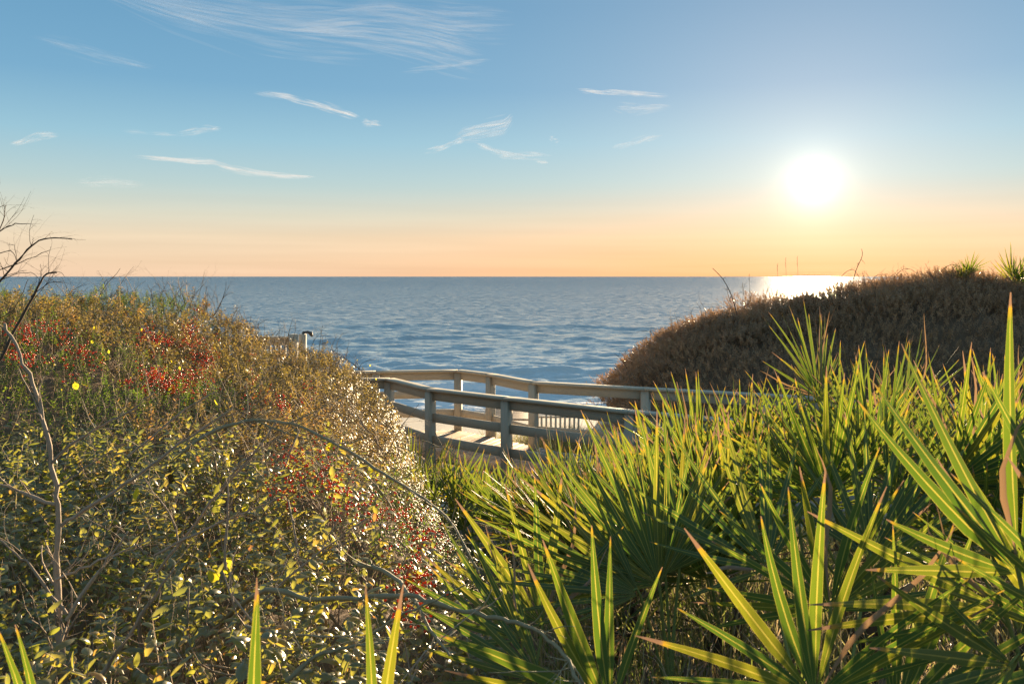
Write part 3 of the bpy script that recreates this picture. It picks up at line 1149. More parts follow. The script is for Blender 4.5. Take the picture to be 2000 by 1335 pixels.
def bare_branch(c, p, d, L, rad, depth, r, sides=5, curve=0.25, twig=3, spread=0.6):
    """recursive crooked branch"""
    n = 6
    pts = [Vector(p)]
    d = Vector(d).normalized()
    bend = Vector(r.normal(0, curve, 3))
    for i in range(n):
        d = (d + bend * (1.0 / n) + Vector(r.normal(0, 0.10, 3)) + Vector((0, 0, -0.02))).normalized()
        pts.append(pts[-1] + d * (L / n))
    rads = np.linspace(rad, rad * 0.45, n + 1)
    c.tube(pts, rads, sides, rnd=float(r.random()))
    if depth > 0:
        for k in range(twig):
            i = int(r.integers(1, n))
            dd = (pts[i + 1] - pts[i]).normalized() + Vector(r.normal(0, spread, 3))
            bare_branch(c, pts[i], dd, L * r.uniform(0.35, 0.65), rads[i] * 0.6, depth - 1, r, max(3, sides - 1), curve * 1.3, twig, spread)
    return pts


# ------------------------------------------------------------------ scrub on the left
LS = [  # x, y, kind, label
    (-1.55, 1.75, 'leather', 'leathery-leaved dune shrub at the bottom left corner with curled glossy leaves'),
    (-0.62, 1.85, 'leather', 'leathery-leaved shrub along the bottom edge left of the middle'),
    (-2.25, 2.9, 'leather', 'leathery shrub at the left edge around the upright forked bare stem'),
    (-1.2, 3.0, 'leather', 'leathery shrub with diagonal bare branches in the lower left, right of the forked stem'),
    (-0.25, 3.1, 'leather', 'leathery shrub above the long bending branch, next to the palmettos'),
    (-2.7, 4.5, 'leather', 'leathery shrub at the left edge below the red berries'),
    (-1.35, 4.5, 'leather', 'leathery shrub below the arching bare vine'),
    (-0.45, 4.55, 'holly', 'low holly shrub thick with red berries beside the palmettos'),
    (-4.4, 6.4, 'holly', 'berry-dotted holly shrub under the bare twigs at the far left'),
    (-3.0, 6.9, 'holly', 'holly shrub with the brightest red and yellow patch, left of the middle'),
    (-1.7, 6.4, 'small', 'golden small-leaved shrub where the arching vine begins'),
    (-0.95, 7.6, 'small', 'small-leaved shrub at the foot of the little palmettos by the deck'),
    (-2.1, 8.6, 'small', 'sunlit small-leaved mound left of the near railing end'),
    (-5.2, 8.8, 'small', 'twiggy brown scrub mound topping the left slope'),
    (-3.6, 9.2, 'small', 'small-leaved shrub with spiky bare twigs on the left skyline'),
    (-1.9, 10.8, 'small', 'last small-leaved shrub before the boardwalk railing'),
    (-3.4, 11.6, 'small', 'dark small-leaved shrub in front of the lookout balustrade'),
    (-5.4, 11.8, 'green', 'dark green shrub on the left skyline behind the holly'),
    (-6.8, 7.2, 'small', 'scrub mound at the far left edge beneath the leaning bare branches'),
]
lseeds = np.array([(a, b) for a, b, _, _ in LS])


def in_view(X, Y, m=0.78, pad=0.9):
    return np.abs(X) < Y * m + pad


def surf_depth(px, py, H=HL, d0=1.1, d1=14.0):
    """distance at which the line of sight through the photo point meets the canopy"""
    for d in np.arange(d0, d1, 0.05):
        p = P(px, py, d)
        if H(p.x, p.y) > p.z:
            return d
    return d1


def build_left():
    r = np.random.default_rng(11)
    roots = []
    bare = []
    for (x, y, k, lab) in LS:
        z = float(HL(x, y)) - 0.75
        o = empty('holly_shrub' if k == 'holly' else 'dune_shrub', (x, y, z), lab, 'shrub', 'scrub on the left slope')
        roots.append(o)
        bare.append((o, Vector((x, y, z))))

    def scatter(n, y0, y1, x0=-9, x1=1.2):
        Y = y0 + (y1 - y0) * r.random(n)
        X = x0 + (x1 - x0) * r.random(n)
        keep = in_view(X, Y) & (X < XR(Y) + 0.75)
        return X[keep], Y[keep]
    for band, (y0, y1, dens) in enumerate([(1.0, 2.6, 170), (2.6, 5.4, 160), (5.4, 8.2, 235), (8.2, 13.4, 215)]):
        X, Y = scatter(int(dens * (y1 - y0) * 10.2), y0, y1)
        e = 0.05
        H = HL(X, Y)
        gx, gy = (HL(X + e, Y) - HL(X - e, Y)) / (2 * e), (HL(X, Y + e) - HL(X, Y - e)) / (2 * e)
        dr = norm(np.stack([-0.5 * gx, -0.5 * gy, np.ones_like(gx)], 1) + r.normal(0, 0.38, (len(X), 3)) * np.array([1, 1, .4]) + np.array([-0.12, 0, 0]))
        near = 1.0 if band < 2 else 0.0
        ln = r.uniform(0.15, 0.34, len(X)) if band < 2 else r.uniform(0.10, 0.24, len(X))
        low = np.where(r.random(len(X)) < .38, r.uniform(.16, .55, len(X)), r.normal(-0.03, .07, len(X)))
        pos = np.stack([X, Y, H - low - ln * 0.8], 1)
        cell = np.argmin(((X + r.normal(0, .12, len(X)))[:, None] - lseeds[None, :, 0]) ** 2 + ((Y + r.normal(0, .12, len(X)))[:, None] - lseeds[None, :, 1]) ** 2, axis=1)
        for ci in np.unique(cell):
            s = cell == ci
            kind = LS[ci][2]
            root = roots[ci]
            o = np.array(root.location)
            if kind == 'leather':
                m, ll, tpl, mat = 13, 0.056, (LEAF_BIG if band == 0 else LEAF_NEXT), M_leather
                if band >= 2:
                    ll, tpl = 0.042, LEAF_MID
            elif kind == 'small':
                m, ll, tpl, mat = (19, 0.036 if band < 3 else 0.045, LEAF_MID, M_small)
            else:
                m, ll, tpl, mat = (21, 0.028, LEAF_MID, M_green)
            if band == 1 and kind != 'leather':
                m, ll = 26, 0.024
            fr = sprigs(pos[s] - o, dr[s], ln[s], m, ll, r, 0.28 if kind == 'leather' else 0.2)
            rn = np.clip(np.repeat(0.5 + 0.9 * (fbm(X[s] * 1.5, Y[s] * 1.5, 50 + ci, 3) - 0.5) + r.normal(0, .08, s.sum()), m) + r.normal(0, 0.17, s.sum() * m), 0, 1)
            if kind in ('leather',) and band < 2:
                # the leaves nearest the viewer are leaves of their own
                wp = fr[0] + o
                dist = np.linalg.norm(wp, axis=1) + np.where(np.abs(wp[:, 0]) < wp[:, 1] * 0.6, 0, 50) + np.where(-wp[:, 2] < wp[:, 1] * 0.478, 0, 50)
                hdep = HL(wp[:, 0], wp[:, 1]) - wp[:, 2]
                dist = dist + 6 * np.maximum(hdep - 0.02, 0)
                done = root.get('_n', 0)
                want = max(0, min(290 - done, 200 if band == 1 and done == 0 else 290))
                idx = np.argsort(dist)[:want]
                root['_n'] = done + len(idx)
                for i in idx:
                    Mx = np.eye(4)
                    Mx[:3, 0] = fr[1][i] * fr[4][i]; Mx[:3, 1] = fr[2][i] * fr[4][i]; Mx[:3, 2] = fr[3][i] * fr[4][i]
                    Mx[:3, 3] = fr[0][i]
                    link('leaf', LEAFMESH[int(r.integers(0, len(LEAFMESH)))], root, Matrix(Mx.tolist()))
                mask = np.ones(len(dist), bool)
                mask[idx] = False
                fr = tuple(a[mask] for a in fr)
                rn = rn[mask]
            me = leaves_to_mesh('foliage', fr, tpl, mat, r, rn)
            tag(link('foliage', me, root), kind='stuff')
            tr = np.full(s.sum(), 0.0024 if band < 2 else 0.0022) * r.uniform(.7, 1.3, s.sum())
            tv, tq = twigs_to_arrays(pos[s] - o, dr[s], ln[s] * 1.05, tr, r)
            me = np_mesh('twigs', tv, [tq], M_twig if kind != 'green' else M_dark_bark, {'rnd': np.repeat(r.random(s.sum()), 6)})
            tag(link('twigs', me, root), kind='stuff')
    # bare sticks woven through each shrub
    for i, (root, c0) in enumerate(bare):
        near = LS[i][1] < 5.2
        nb = 8 if near else 10
        for k in range(nb):
            x = LS[i][0] + r.uniform(-.6, .6); y = LS[i][1] + r.uniform(-.6, .6)
            if x > float(XR(y)) + 0.2:
                x = float(XR(y)) - 0.2
            h = float(HL(x, y))
            c = Col()
            d = Vector((r.uniform(-.9, .9), r.uniform(-.5, .5), r.uniform(.5, 1.0)))
            up = r.uniform(0.02, 0.16) if near else r.uniform(0.05, 0.30)
            L = r.uniform(.45, .8)
            d.normalize()
            start = Vector((x, y, h + up)) - d * L
            bare_branch(c, start - root.location, d, L, r.uniform(.004, .008) if near else r.uniform(.003, .006), 2, r, 5, .3, 3)
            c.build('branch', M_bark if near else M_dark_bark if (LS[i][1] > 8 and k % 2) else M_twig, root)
    return roots


LEAFMESH = []
for k, (TV, TF) in enumerate(LEAF_BIG * 3):
    me = np_mesh('leaf', TV, [TF], M_leather, {'rnd': np.full(len(TV), [0.15, 0.4, 0.55, .3, .7, .85, .1, .5, .97][k])})
    LEAFMESH.append(me)
lroots = build_left()


def near_root(p):
    i = int(np.argmin(((lseeds - np.array([[p.x, p.y]])) ** 2).sum(1)))
    return lroots[i]


# berries and yellow leaves on the holly and among the neighbouring shrubs
def build_berries():
    r = np.random.default_rng(5)
    # an octahedral ball refined once
    import bmesh
    bm = bmesh.new()
    bmesh.ops.create_icosphere(bm, subdivisions=1, radius=1)
    bv = np.array([v.co[:] for v in bm.verts]); bf = np.array([[v.index for v in f.verts] for f in bm.faces])
    bm.free()
    patches = [(60, 655, 45, 22, 60), (150, 690, 40, 25, 60), (100, 640, 30, 15, 25), (40, 700, 30, 20, 30), (300, 668, 34, 20, 110), (375, 660, 22, 35, 110), (345, 745, 55, 22, 210), (400, 720, 25, 30, 120),
               (290, 745, 40, 16, 70), (560, 790, 40, 30, 50), (500, 770, 20, 40, 40), (600, 900, 60, 26, 120), (640, 950, 50, 20, 60), (560, 950, 30, 30, 40),
               (740, 1000, 70, 30, 80), (840, 1015, 55, 34, 110), (800, 1060, 60, 20, 45), (815, 1130, 22, 28, 110), (795, 1185, 14, 22, 40)]
    per = {}
    for (px, py, sx, sy, n) in patches:
        n = int(n * (2.1 if py < 800 else 1.6))
        k = max(3, n // 9)
        for c in range(k):
            cx, cy_ = px + r.normal(0, sx * .6), py + r.normal(0, sy * .6)
            d = surf_depth(cx, cy_)
            ctr = P(cx, cy_, d - 0.10 - 0.028 * d)
            root = near_root(ctr)
            for b in range(n // k):
                p = ctr + Vector(r.normal(0, 0.030, 3))
                per.setdefault(root.name, (root, []))[1].append(p - root.location)
    for nm, (root, L) in per.items():
        L = np.array([tuple(p) for p in L])
        rad = r.uniform(0.0048, 0.0068, len(L)) * (1.25 if root.location.y > 5.5 else 1.0)
        V = (L[:, None] + bv[None] * rad[:, None, None]).reshape(-1, 3)
        Fc = (bf[None] + (np.arange(len(L)) * len(bv))[:, None, None]).reshape(-1, 3)
        me = np_mesh('berries', V, [Fc], M_berry, {'rnd': np.repeat(r.random(len(L)), len(bv))})
        tag(link('berries', me, root), kind='stuff')
    # yellow leaves
    M_yel = leaf_mat('yellow_leaf', [(0, (0.40, 0.36, 0.03, 1)), (1, (0.55, 0.40, 0.03, 1))], [(0, (0.75, 0.80, 0.04, 1)), (1, (1.0, 0.75, 0.03, 1))], 0.5)
    TV, TF = leaf_template(4, 0.8, 0.15, 0.12)
    me = np_mesh('yellow_leaf', TV, [TF], M_yel, {'rnd': np.full(len(TV), .5)})
    spots = [(333, 685, .03), (345, 712, .03), (352, 722, .035), (336, 708, .03), (365, 720, .03), (182, 643, .03), (182, 670, .03), (277, 646, .03), (300, 652, .03), (310, 672, .03),
             (385, 715, .04), (402, 722, .03), (390, 750, .03), (320, 740, .03), (213, 690, .03), (205, 698, .025), (640, 880, .07), (662, 876, .06), (725, 925, .055), (735, 930, .05),
             (697, 705, .03), (722, 715, .03), (735, 742, .03), (590, 738, .03), (150, 760, .06), (170, 752, .06), (425, 790, .05), (505, 920, .04), (425, 1135, .055), (440, 1120, .06),
             (800, 1012, .02), (770, 1085, .035), (620, 965, .02), (505, 875, .03), (60, 890, .05), (118, 970, .05), (265, 975, .05), (30, 985, .04), (640, 1010, .05), (480, 1000, .04)]
    for (px, py, s) in spots:
        d = surf_depth(px, py)
        d = d - 0.09 - 0.024 * d
        p = P(px, py, d)
        root = near_root(p)
        s *= 1.0
        q = Vector((r.normal(0, .5), r.normal(0, .3) , 1)).to_track_quat('Y', 'Z').to_matrix() @ Matrix.Rotation(r.uniform(0, 6.28), 3, 'Y')
        M = Matrix.LocRotScale(p - root.location, q.to_quaternion(), Vector((s, s, s)))
        link('yellow_leaf', me, root, M)


build_berries()


def poly_branch(c, pts, d0, rad, r, twigs=2, sides=7, jitter=0.0022, tl=0.25):
    """branch through photo points; pts are (px, py) or (px, py, depth)"""
    Q = [P(p[0], p[1], p[2] if len(p) > 2 else d0) for p in pts]
    path = smooth_path(Q, 4)
    path = [p + Vector(r.normal(0, jitter, 3)) for p in path]
    n = len(path)
    rads = np.linspace(rad, rad * 0.40, n) * 0.78 * (1 + r.normal(0, .12, n))
    return path, rads


def hero_branches():
    r = np.random.default_rng(23)
    # upright forked stem at the left edge
    sets = [
        ('dune_shrub', 'pale upright bare stem with side forks at the left, in front of the leathery shrubs', M_bark, [
            ([(118, 1260), (110, 1110), (116, 1010), (104, 930), (92, 850), (70, 770), (40, 690), (8, 635)], 2.5, .0125),
            ([(112, 985), (60, 968), (0, 945), (-60, 930)], 2.5, .0075),
            ([(118, 1025), (180, 985), (260, 935), (330, 880), (400, 835), (450, 800)], 2.5, .0075),
            ([(98, 905), (140, 868), (200, 830), (255, 800), (300, 765)], 2.5, .0055),
            ([(112, 1130), (160, 1110), (230, 1080), (290, 1055)], 2.45, .0055),
            ([(110, 950), (150, 925), (200, 890), (245, 868)], 2.48, .004),
            ([(128, 1200), (70, 1120), (30, 1080), (-20, 1040)], 2.4, .006),
            ([(85, 830), (78, 770), (84, 735)], 2.5, .004)]),
        ('dune_shrub', 'bare twiggy bush with long slanting sticks in the lower left, right of the forked stem', M_bark, [
            ([(270, 1170), (350, 1060), (430, 960), (500, 880), (540, 825)], 2.9, .008),
            ([(430, 960), (470, 905), (520, 870), (590, 825)], 2.9, .005),
            ([(300, 1085), (390, 1040), (480, 1000), (560, 965)], 2.8, .006),
            ([(440, 1110), (442, 1030), (446, 960), (447, 920)], 2.7, .006),
            ([(350, 1060), (330, 1000), (300, 960), (280, 930)], 2.9, .004),
            ([(130, 1210), (180, 1130), (220, 1080), (250, 1040)], 2.3, .007),
            ([(470, 1210), (560, 1130), (650, 1060), (720, 1010)], 2.7, .006),
            ([(180, 1340), (240, 1260), (290, 1180), (340, 1110)], 2.1, .008),
            ([(250, 890), (300, 850), (360, 800), (420, 765)], 4.3, .008)]),
        ('arching_vine', 'long grey bare vine arching over the shrubs down to the palmettos', M_vine, [
            ([(330, 905, 4.5), (400, 850, 4.6), (480, 822, 4.7), (540, 822, 4.7), (600, 838, 4.6), (680, 880, 4.4), (750, 925, 4.2), (830, 975, 3.9), (880, 1020, 3.7), (905, 1060, 3.6), (935, 1120, 3.5)], 4.5, .014),
            ([(500, 822, 4.7), (560, 845, 4.6), (610, 858, 4.6), (650, 855, 4.6)], 4.6, .006),
            ([(560, 828, 4.6), (620, 800, 4.7), (680, 770, 4.8)], 4.6, .004),
            ([(660, 868, 4.4), (720, 850, 4.4), (650, 800, 4.5)], 4.5, .004)]),
        ('arching_vine', 'thick greenish vine bending across the bottom middle into the palmettos', M_vine, [
            ([(400, 1250, 3.0), (450, 1200, 2.8), (520, 1150, 2.38), (600, 1168, 2.3), (700, 1165, 2.2), (800, 1163, 2.1), (860, 1180, 2.05), (950, 1203, 2.0), (1010, 1215, 1.95), (1070, 1245, 1.9), (1110, 1290, 1.85), (1132, 1345, 1.8), (1140, 1420, 1.8)], 2.2, .0105),
            ([(690, 1262, 2.1), (760, 1215, 2.05), (830, 1180, 2.0), (905, 1145, 2.0)], 2.1, .005),
            ([(480, 1220, 2.1), (560, 1235, 2.1), (650, 1243, 2.1), (770, 1250, 2.1)], 2.1, .005),
            ([(560, 1330, 2.0), (620, 1280, 2.0), (680, 1262, 2.0), (750, 1255, 2.0)], 2.0, .008),
            ([(700, 1100, 2.7), (760, 1120, 2.6), (800, 1160, 2.4), (840, 1230, 2.3), (880, 1280, 2.2)], 2.2, .010)]),
        ('curling_vine', 'thin curling vine looping in front of the small palmettos by the deck', M_vine, [
            ([(715, 860, 8.3), (780, 872, 8.2), (815, 888, 8.1), (850, 920, 8.0), (880, 960, 7.8)], 8, .008),
            ([(815, 888, 8.1), (850, 872, 8.1), (880, 880, 8.1), (905, 915, 8.0), (925, 945, 7.8), (960, 965, 7.7)], 8, .007),
            ([(850, 845, 8.0), (870, 880, 8.0), (900, 900, 8), (930, 950, 7.8)], 8, .005)]),
        ('bare_shrub', 'dark leafless branches leaning over the sea at the far left edge', M_dark_bark, [
            ([(-60, 760), (0, 700), (30, 640), (75, 560), (90, 535), (110, 532)], 5.2, .014),
            ([(-40, 600), (0, 548), (30, 515), (62, 480), (95, 465), (140, 466)], 5.3, .010),
            ([(-30, 535), (20, 520), (60, 503), (97, 488)], 5.3, .005),
            ([(-30, 470), (10, 445), (30, 438), (57, 437)], 5.4, .006),
            ([(-20, 480), (4, 440), (10, 410), (11, 402)], 5.4, .005),
            ([(-20, 420), (2, 403), (12, 401)], 5.4, .004),
            ([(62, 480), (64, 470), (64, 463)], 5.3, .003),
            ([(75, 560), (80, 530), (79, 517)], 5.2, .003),
            ([(60, 580), (90, 555), (110, 550), (123, 553)], 5.2, .004),
            ([(-20, 560), (20, 538), (60, 532), (75, 545)], 5.2, .004),
            ([(-20, 500), (20, 490), (33, 510), (28, 480), (16, 478)], 5.3, .0035),
            ([(-40, 640), (20, 610), (40, 580), (55, 545)], 5.3, .005)]),
    ]
    for name, lab, mat, brs in sets:
        start = brs[0][0][0]
        bp = P(brs[0][0][0][0], brs[0][0][0][1], brs[0][0][0][2] if len(brs[0][0][0]) > 2 else brs[0][1])
        gz = float(G(bp.x, bp.y))
        if 'vine' in name:
            bp = bp + Vector((-.4, 1.0, 0))
            gz = float(G(bp.x, bp.y))
        root = empty(name if name != 'dune_shrub' else 'bare_shrub', (bp.x, bp.y, min(gz, bp.z - .05)), lab, 'vine' if 'vine' in name else 'shrub')
        o = root.location
        for k, (pts, d0, rad) in enumerate(brs):
            c = Col()
            path, rads = poly_branch(c, pts, d0, rad, r)
            if k == 0:
                # down to the root in the ground
                lowpath = smooth_path([Vector(o), (Vector(o) * .45 + path[0] * .55) + Vector((.0, .05, -.05)), path[0]], 4)[:-1]
                path = lowpath + path
                rads = np.concatenate([np.full(len(lowpath), rads[0] * 1.05), rads])
            c.tube([p - o for p in path], rads, 7, rnd=float(r.random()))
            nt = 2 + len(path) // 4
            for j in range(nt):
                i = int(r.integers(2, len(path) - 1))
                t = (path[i] - path[i - 1]).normalized()
                dd = t * 0.8 + Vector((r.normal(0, .7), r.normal(0, .4), abs(r.normal(0, .5))))
                bare_branch(c, path[i] - o, dd, r.uniform(.06, .22) * (d0 / 3.0) ** 0.5, float(rads[i]) * 0.38, 1, r, 4, .5, 2)
            c.build('branch' if 'vine' not in name else 'vine_stem', mat, root)


hero_branches()


# spiky bare twigs along the left skyline
def skyline():
    r = np.random.default_rng(99)
    lab = {'a': 'x'}
    pts = []
    for px in np.concatenate([np.arange(100, 760, 9), np.arange(330, 700, 17)]):
        # find the highest canopy point in this direction
        best = None
        for d in np.arange(5, 13, .2):
            X = (px - 1000) / F * d
            if X > XR(d) + .1:
                continue
            z = float(HL(X, d))
            v = z / d
            if best is None or v > best[0]:
                best = (v, d, X, z)
        if best:
            pts.append(best)
    for v, d, X, z in pts:
        root = near_root(Vector((X, d, z)))
        c = Col()
        L = r.uniform(.22, .6)
        dd = Vector((r.normal(0, .5), r.normal(0, .3), 1)).normalized()
        o = root.location
        bare_branch(c, Vector((X, d, z - .08)) - o, dd, L, r.uniform(.0035, .006), 2, r, 4, .5, 3, .55)
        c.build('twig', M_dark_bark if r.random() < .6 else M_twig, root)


skyline()

# ------------------------------------------------------------------ scrub on the right dune
RS = [(3.3, 17.6, 'low scrub mound at the left foot of the right dune, against the sea'), (4.4, 19.2, 'brown scrub mound on the left shoulder of the right dune'),
      (4.6, 15.6, 'dark scrub clump low on the dune just above the far railing'), (5.9, 18.0, 'brown scrub mound on the dune face left of the sun track'),
      (6.6, 20.2, 'scrub mound on the dune crest right under the sun glitter'), (6.9, 15.8, 'dark scrub on the lower dune face behind the middle palmettos'),
      (8.2, 18.2, 'brown scrub mound high on the dune face right of the sun'), (8.9, 20.4, 'scrub mound on the crest with curling bare vines'),
      (9.3, 15.9, 'dark scrub on the lower dune face behind the tall right palmetto'), (10.4, 18.4, 'scrub mound high on the dune face near the right edge'),
      (11.3, 20.4, 'scrub mound on the crest below the two little palmettos'), (11.6, 16.0, 'dark scrub low at the right edge behind the palmettos'),
      (13.4, 18.5, 'scrub mound at the extreme right edge of the dune')]
rseeds = np.array([(a, b) for a, b, _ in RS])


def build_right():
    r = np.random.default_rng(31)
    roots = []
    for x, y, lab in RS:
        roots.append(empty('dune_shrub', (x, y, float(HR(x, y)) - .6), lab, 'shrub', 'scrub on the right dune'))
    n = 21000
    X = r.uniform(1.7, 15.5, n); Y = r.uniform(13.2, 21.6, n)
    Y[:6000] = r.uniform(18.2, 20.8, 6000)
    keep = in_view(X, Y, .68, .3) & (ss(1.6, 3.2, X + .25 * (Y - 17) * 0 + r.normal(0, .15, n)) > .3)
    X, Y = X[keep], Y[keep]
    H = HR(X, Y)
    e = .1
    gx, gy = (HR(X + e, Y) - HR(X - e, Y)) / (2 * e), (HR(X, Y + e) - HR(X, Y - e)) / (2 * e)
    dr = norm(np.stack([-.8 * gx, -.8 * gy, np.ones_like(gx)], 1) + r.normal(0, .42, (len(X), 3)))
    ln = r.uniform(.14, .34, len(X))
    pos = np.stack([X, Y, H - np.abs(r.normal(0, .16, len(X))) - ln * .7], 1)
    cell = np.argmin(((X + r.normal(0, .15, len(X)))[:, None] - rseeds[None, :, 0]) ** 2 + ((Y + r.normal(0, .15, len(X)))[:, None] - rseeds[None, :, 1]) ** 2, axis=1)
    for ci in np.unique(cell):
        s = cell == ci
        root = roots[ci]
        o = np.array(root.location)
        m = 18
        fr = sprigs(pos[s] - o, dr[s], ln[s], m, 0.052, r)
        rn = np.clip(np.repeat(0.5 + 1.0 * (fbm(X[s] * 1.1, Y[s] * 1.1, 90, 3) - .5), m) + r.normal(0, .2, s.sum() * m), 0, 1)
        me = leaves_to_mesh('foliage', fr, LEAF_LOW, M_dune, r, rn)
        tag(link('foliage', me, root), kind='stuff')
        tv, tq = twigs_to_arrays(pos[s] - o, dr[s], ln[s] * 1.15, np.full(s.sum(), .004), r)
        me = np_mesh('twigs', tv, [tq], M_twig, {'rnd': np.repeat(r.random(s.sum()), 6)})
        tag(link('twigs', me, root), kind='stuff')
        # bare sticks poking out
        for k in range(9):
            i = int(r.choice(np.where(s)[0]))
            c = Col()
            bare_branch(c, Vector(pos[i] - o), Vector(dr[i]) + Vector((-.3, 0, .2)), r.uniform(.3, .6), .006, 2, r, 4, .6, 3)
            c.build('branch', M_dark_bark if k % 2 else M_twig, root)
    # silhouettes against the sky: curling vines and twigs on the crest
    hero = [([(1440, 615), (1428, 575), (1412, 545), (1392, 524)], 19, .012), ([(1428, 590), (1422, 575), (1420, 560)], 19, .006),
            ([(1665, 555), (1672, 528), (1684, 500), (1683, 486)], 20, .010), ([(1630, 560), (1650, 533), (1668, 527), (1680, 545)], 20, .007),
            ([(1740, 550), (1760, 528), (1780, 526), (1796, 540)], 20, .007), ([(1820, 545), (1850, 520), (1870, 518), (1882, 530)], 20, .008),
            ([(1752, 552), (1770, 535), (1800, 545)], 20, .006), ([(1835, 540), (1845, 525), (1860, 545)], 20, .006),
            ([(1560, 575), (1570, 552), (1562, 540)], 19.5, .006), ([(1600, 565), (1615, 548), (1640, 545)], 20, .006),
            ([(1700, 552), (1712, 538), (1735, 535)], 20, .006), ([(1290, 665), (1275, 650), (1255, 645)], 17.5, .006),
            ([(1225, 720), (1212, 700), (1200, 690)], 17.5, .006), ([(1380, 620), (1375, 600), (1368, 590)], 18.5, .006)]
    for k, (pts, d, rad) in enumerate(hero):
        Q = smooth_path([P(a, b, d) for a, b in pts], 4)
        i = int(np.argmin(((rseeds - np.array([[Q[0].x, Q[0].y]])) ** 2).sum(1)))
        root = roots[i]
        o = root.location
        c = Col()
        c.tube([p - o for p in Q], np.linspace(rad, rad * .5, len(Q)), 5)
        for j in range(3):
            a = int(r.integers(1, len(Q) - 1))
            bare_branch(c, Q[a] - o, Vector((r.normal(0, .8), 0, r.uniform(-.2, .8))), r.uniform(.08, .25), rad * .5, 1, r, 4, .6, 2)
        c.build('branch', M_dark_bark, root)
    for px in np.arange(1215, 2000, 14):
        d = 19.6 if px > 1400 else 18.3
        X = (px - 1000) / F * d
        z = max(float(HR((px - 1000) / F * q, q)) / q for q in np.arange(15, 21.5, .4)) * d
        i = int(np.argmin(((rseeds - np.array([[X, d]])) ** 2).sum(1)))
        root = roots[i]
        c = Col()
        bare_branch(c, Vector((X, d, z - .1)) - root.location, Vector((r.normal(0, .5), 0, 1)), r.uniform(.15, .4), .005, 2, r, 4, .6, 3)
        c.build('twig', M_dark_bark, root)
    # sea oats: thin stalks standing on the crest
    M_oat = bark_mat('dry_grass_stalk', (0.20, 0.13, 0.07, 1), (0.34, 0.24, 0.13, 1))
    for k, (px, y0, y1) in enumerate([(1462, 585, 535), (1449, 590, 552), (1517, 570, 515), (1533, 570, 503), (1556, 568, 500)]):
        a, b = P(px, y0, 18.8), P(px + 1.5, y1, 18.8)
        o = empty('grass_stalk', a, ['short dry grass stalk left of the sun track, second from left', 'shortest dry grass stalk, leftmost of the five on the dune shoulder',
                                     'dry grass stalk in the middle of the five on the dune shoulder', 'tall dry grass stalk crossing the sun glitter, second from right',
                                     'tallest dry grass stalk, rightmost of the five on the dune shoulder'][k], 'grass stalk', 'dry stalks on the dune shoulder')
        c = Col()
        c.tube([Vector((0, 0, -.3)), (b - a) * .5 + Vector((.02, 0, 0)), b - a], [.004, .003, .0012], 4)
        c.build('stalk', M_oat, o)
        c = Col()
        for j in range(7):
            t = 0.72 + .04 * j
            c.tube([(b - a) * t, (b - a) * t + Vector((.015 * (-1) ** j, 0, .03))], [.005, .001], 4)
        c.build('seed_head', M_oat, o)


build_right()


# ------------------------------------------------------------------ palmettos
def blade_mesh(k, dead=False, rows=9):
    """one segment of a fan: unit length along +z, V-folded, dividing at the tip; keel towards -y"""
    r = np.random.default_rng(100 + k)
    th = R(10.5)
    wmax = 0.054 * r.uniform(.85, 1.12)
    sweep = r.uniform(-.07, .07)
    back = r.uniform(0.02, 0.12) if not dead else r.uniform(.1, .5)
    tw = r.uniform(-1.1, 1.1) if not dead else r.uniform(-2.5, 2.5)
    V, UV, Fq = [], [], []
    zz = np.concatenate([np.linspace(0.03, 0.30, 3), np.linspace(0.42, 0.90, rows - 5), [0.955, 1.0]])
    for i, z in enumerate(zz):
        w = min(z * 2 * math.tan(th / 2) * 1.02, wmax)
        if z > 0.34:
            w = wmax * (1 - ((z - 0.34) / 0.66) ** 1.5 * 0.93)
            w = min(w, wmax)
        if dead:
            w *= 0.55
        fold = 0.30 + (0.15 if dead else 0)
        ang = tw * max(0, z - .35)
        cx = sweep * z * z + (0.05 * math.sin(z * 7 + k) * z if dead else 0)
        cyy = -back * max(0, z - .3) ** 1.7 * (1 if k % 3 else 1.6)
        for sgn in (-1, 0, 1):
            x = sgn * w / 2
            y = 0 if sgn == 0 else fold * w / 2
            xr = x * math.cos(ang) - y * math.sin(ang)
            yr = x * math.sin(ang) + y * math.cos(ang)
            if z > 0.97:
                xr *= 1.0
            V.append((cx + xr, cyy + yr, z))
            UV.append((.5 + .5 * sgn, z))
    n = len(zz)
    for i in range(n - 1):
        a = i * 3
        Fq += [(a, a + 1, a + 4, a + 3), (a + 1, a + 2, a + 5, a + 4)]
    return np_mesh('blade', V, [np.array(Fq)], M_palm_dead if dead else M_palm, uv=UV)


BLADES = [blade_mesh(k) for k in range(10)]
DEADB = [blade_mesh(20 + k, True) for k in range(6)]
BL_ARR = []
for me in BLADES[:5] + DEADB[:2]:
    v = np.empty(len(me.vertices) * 3, np.float32)
    me.vertices.foreach_get('co', v)
    f = np.array([p.vertices[:] for p in me.polygons])
    BL_ARR.append((v.reshape(-1, 3).astype(float), f))


def frame_from(c, n):
    """z = central direction, y = back of the fan (away from the face normal)"""
    z = c.normalized()
    y = -(n - z * n.dot(z)).normalized()
    x = y.cross(z).normalized()
    return Matrix((x, y, z)).transposed()


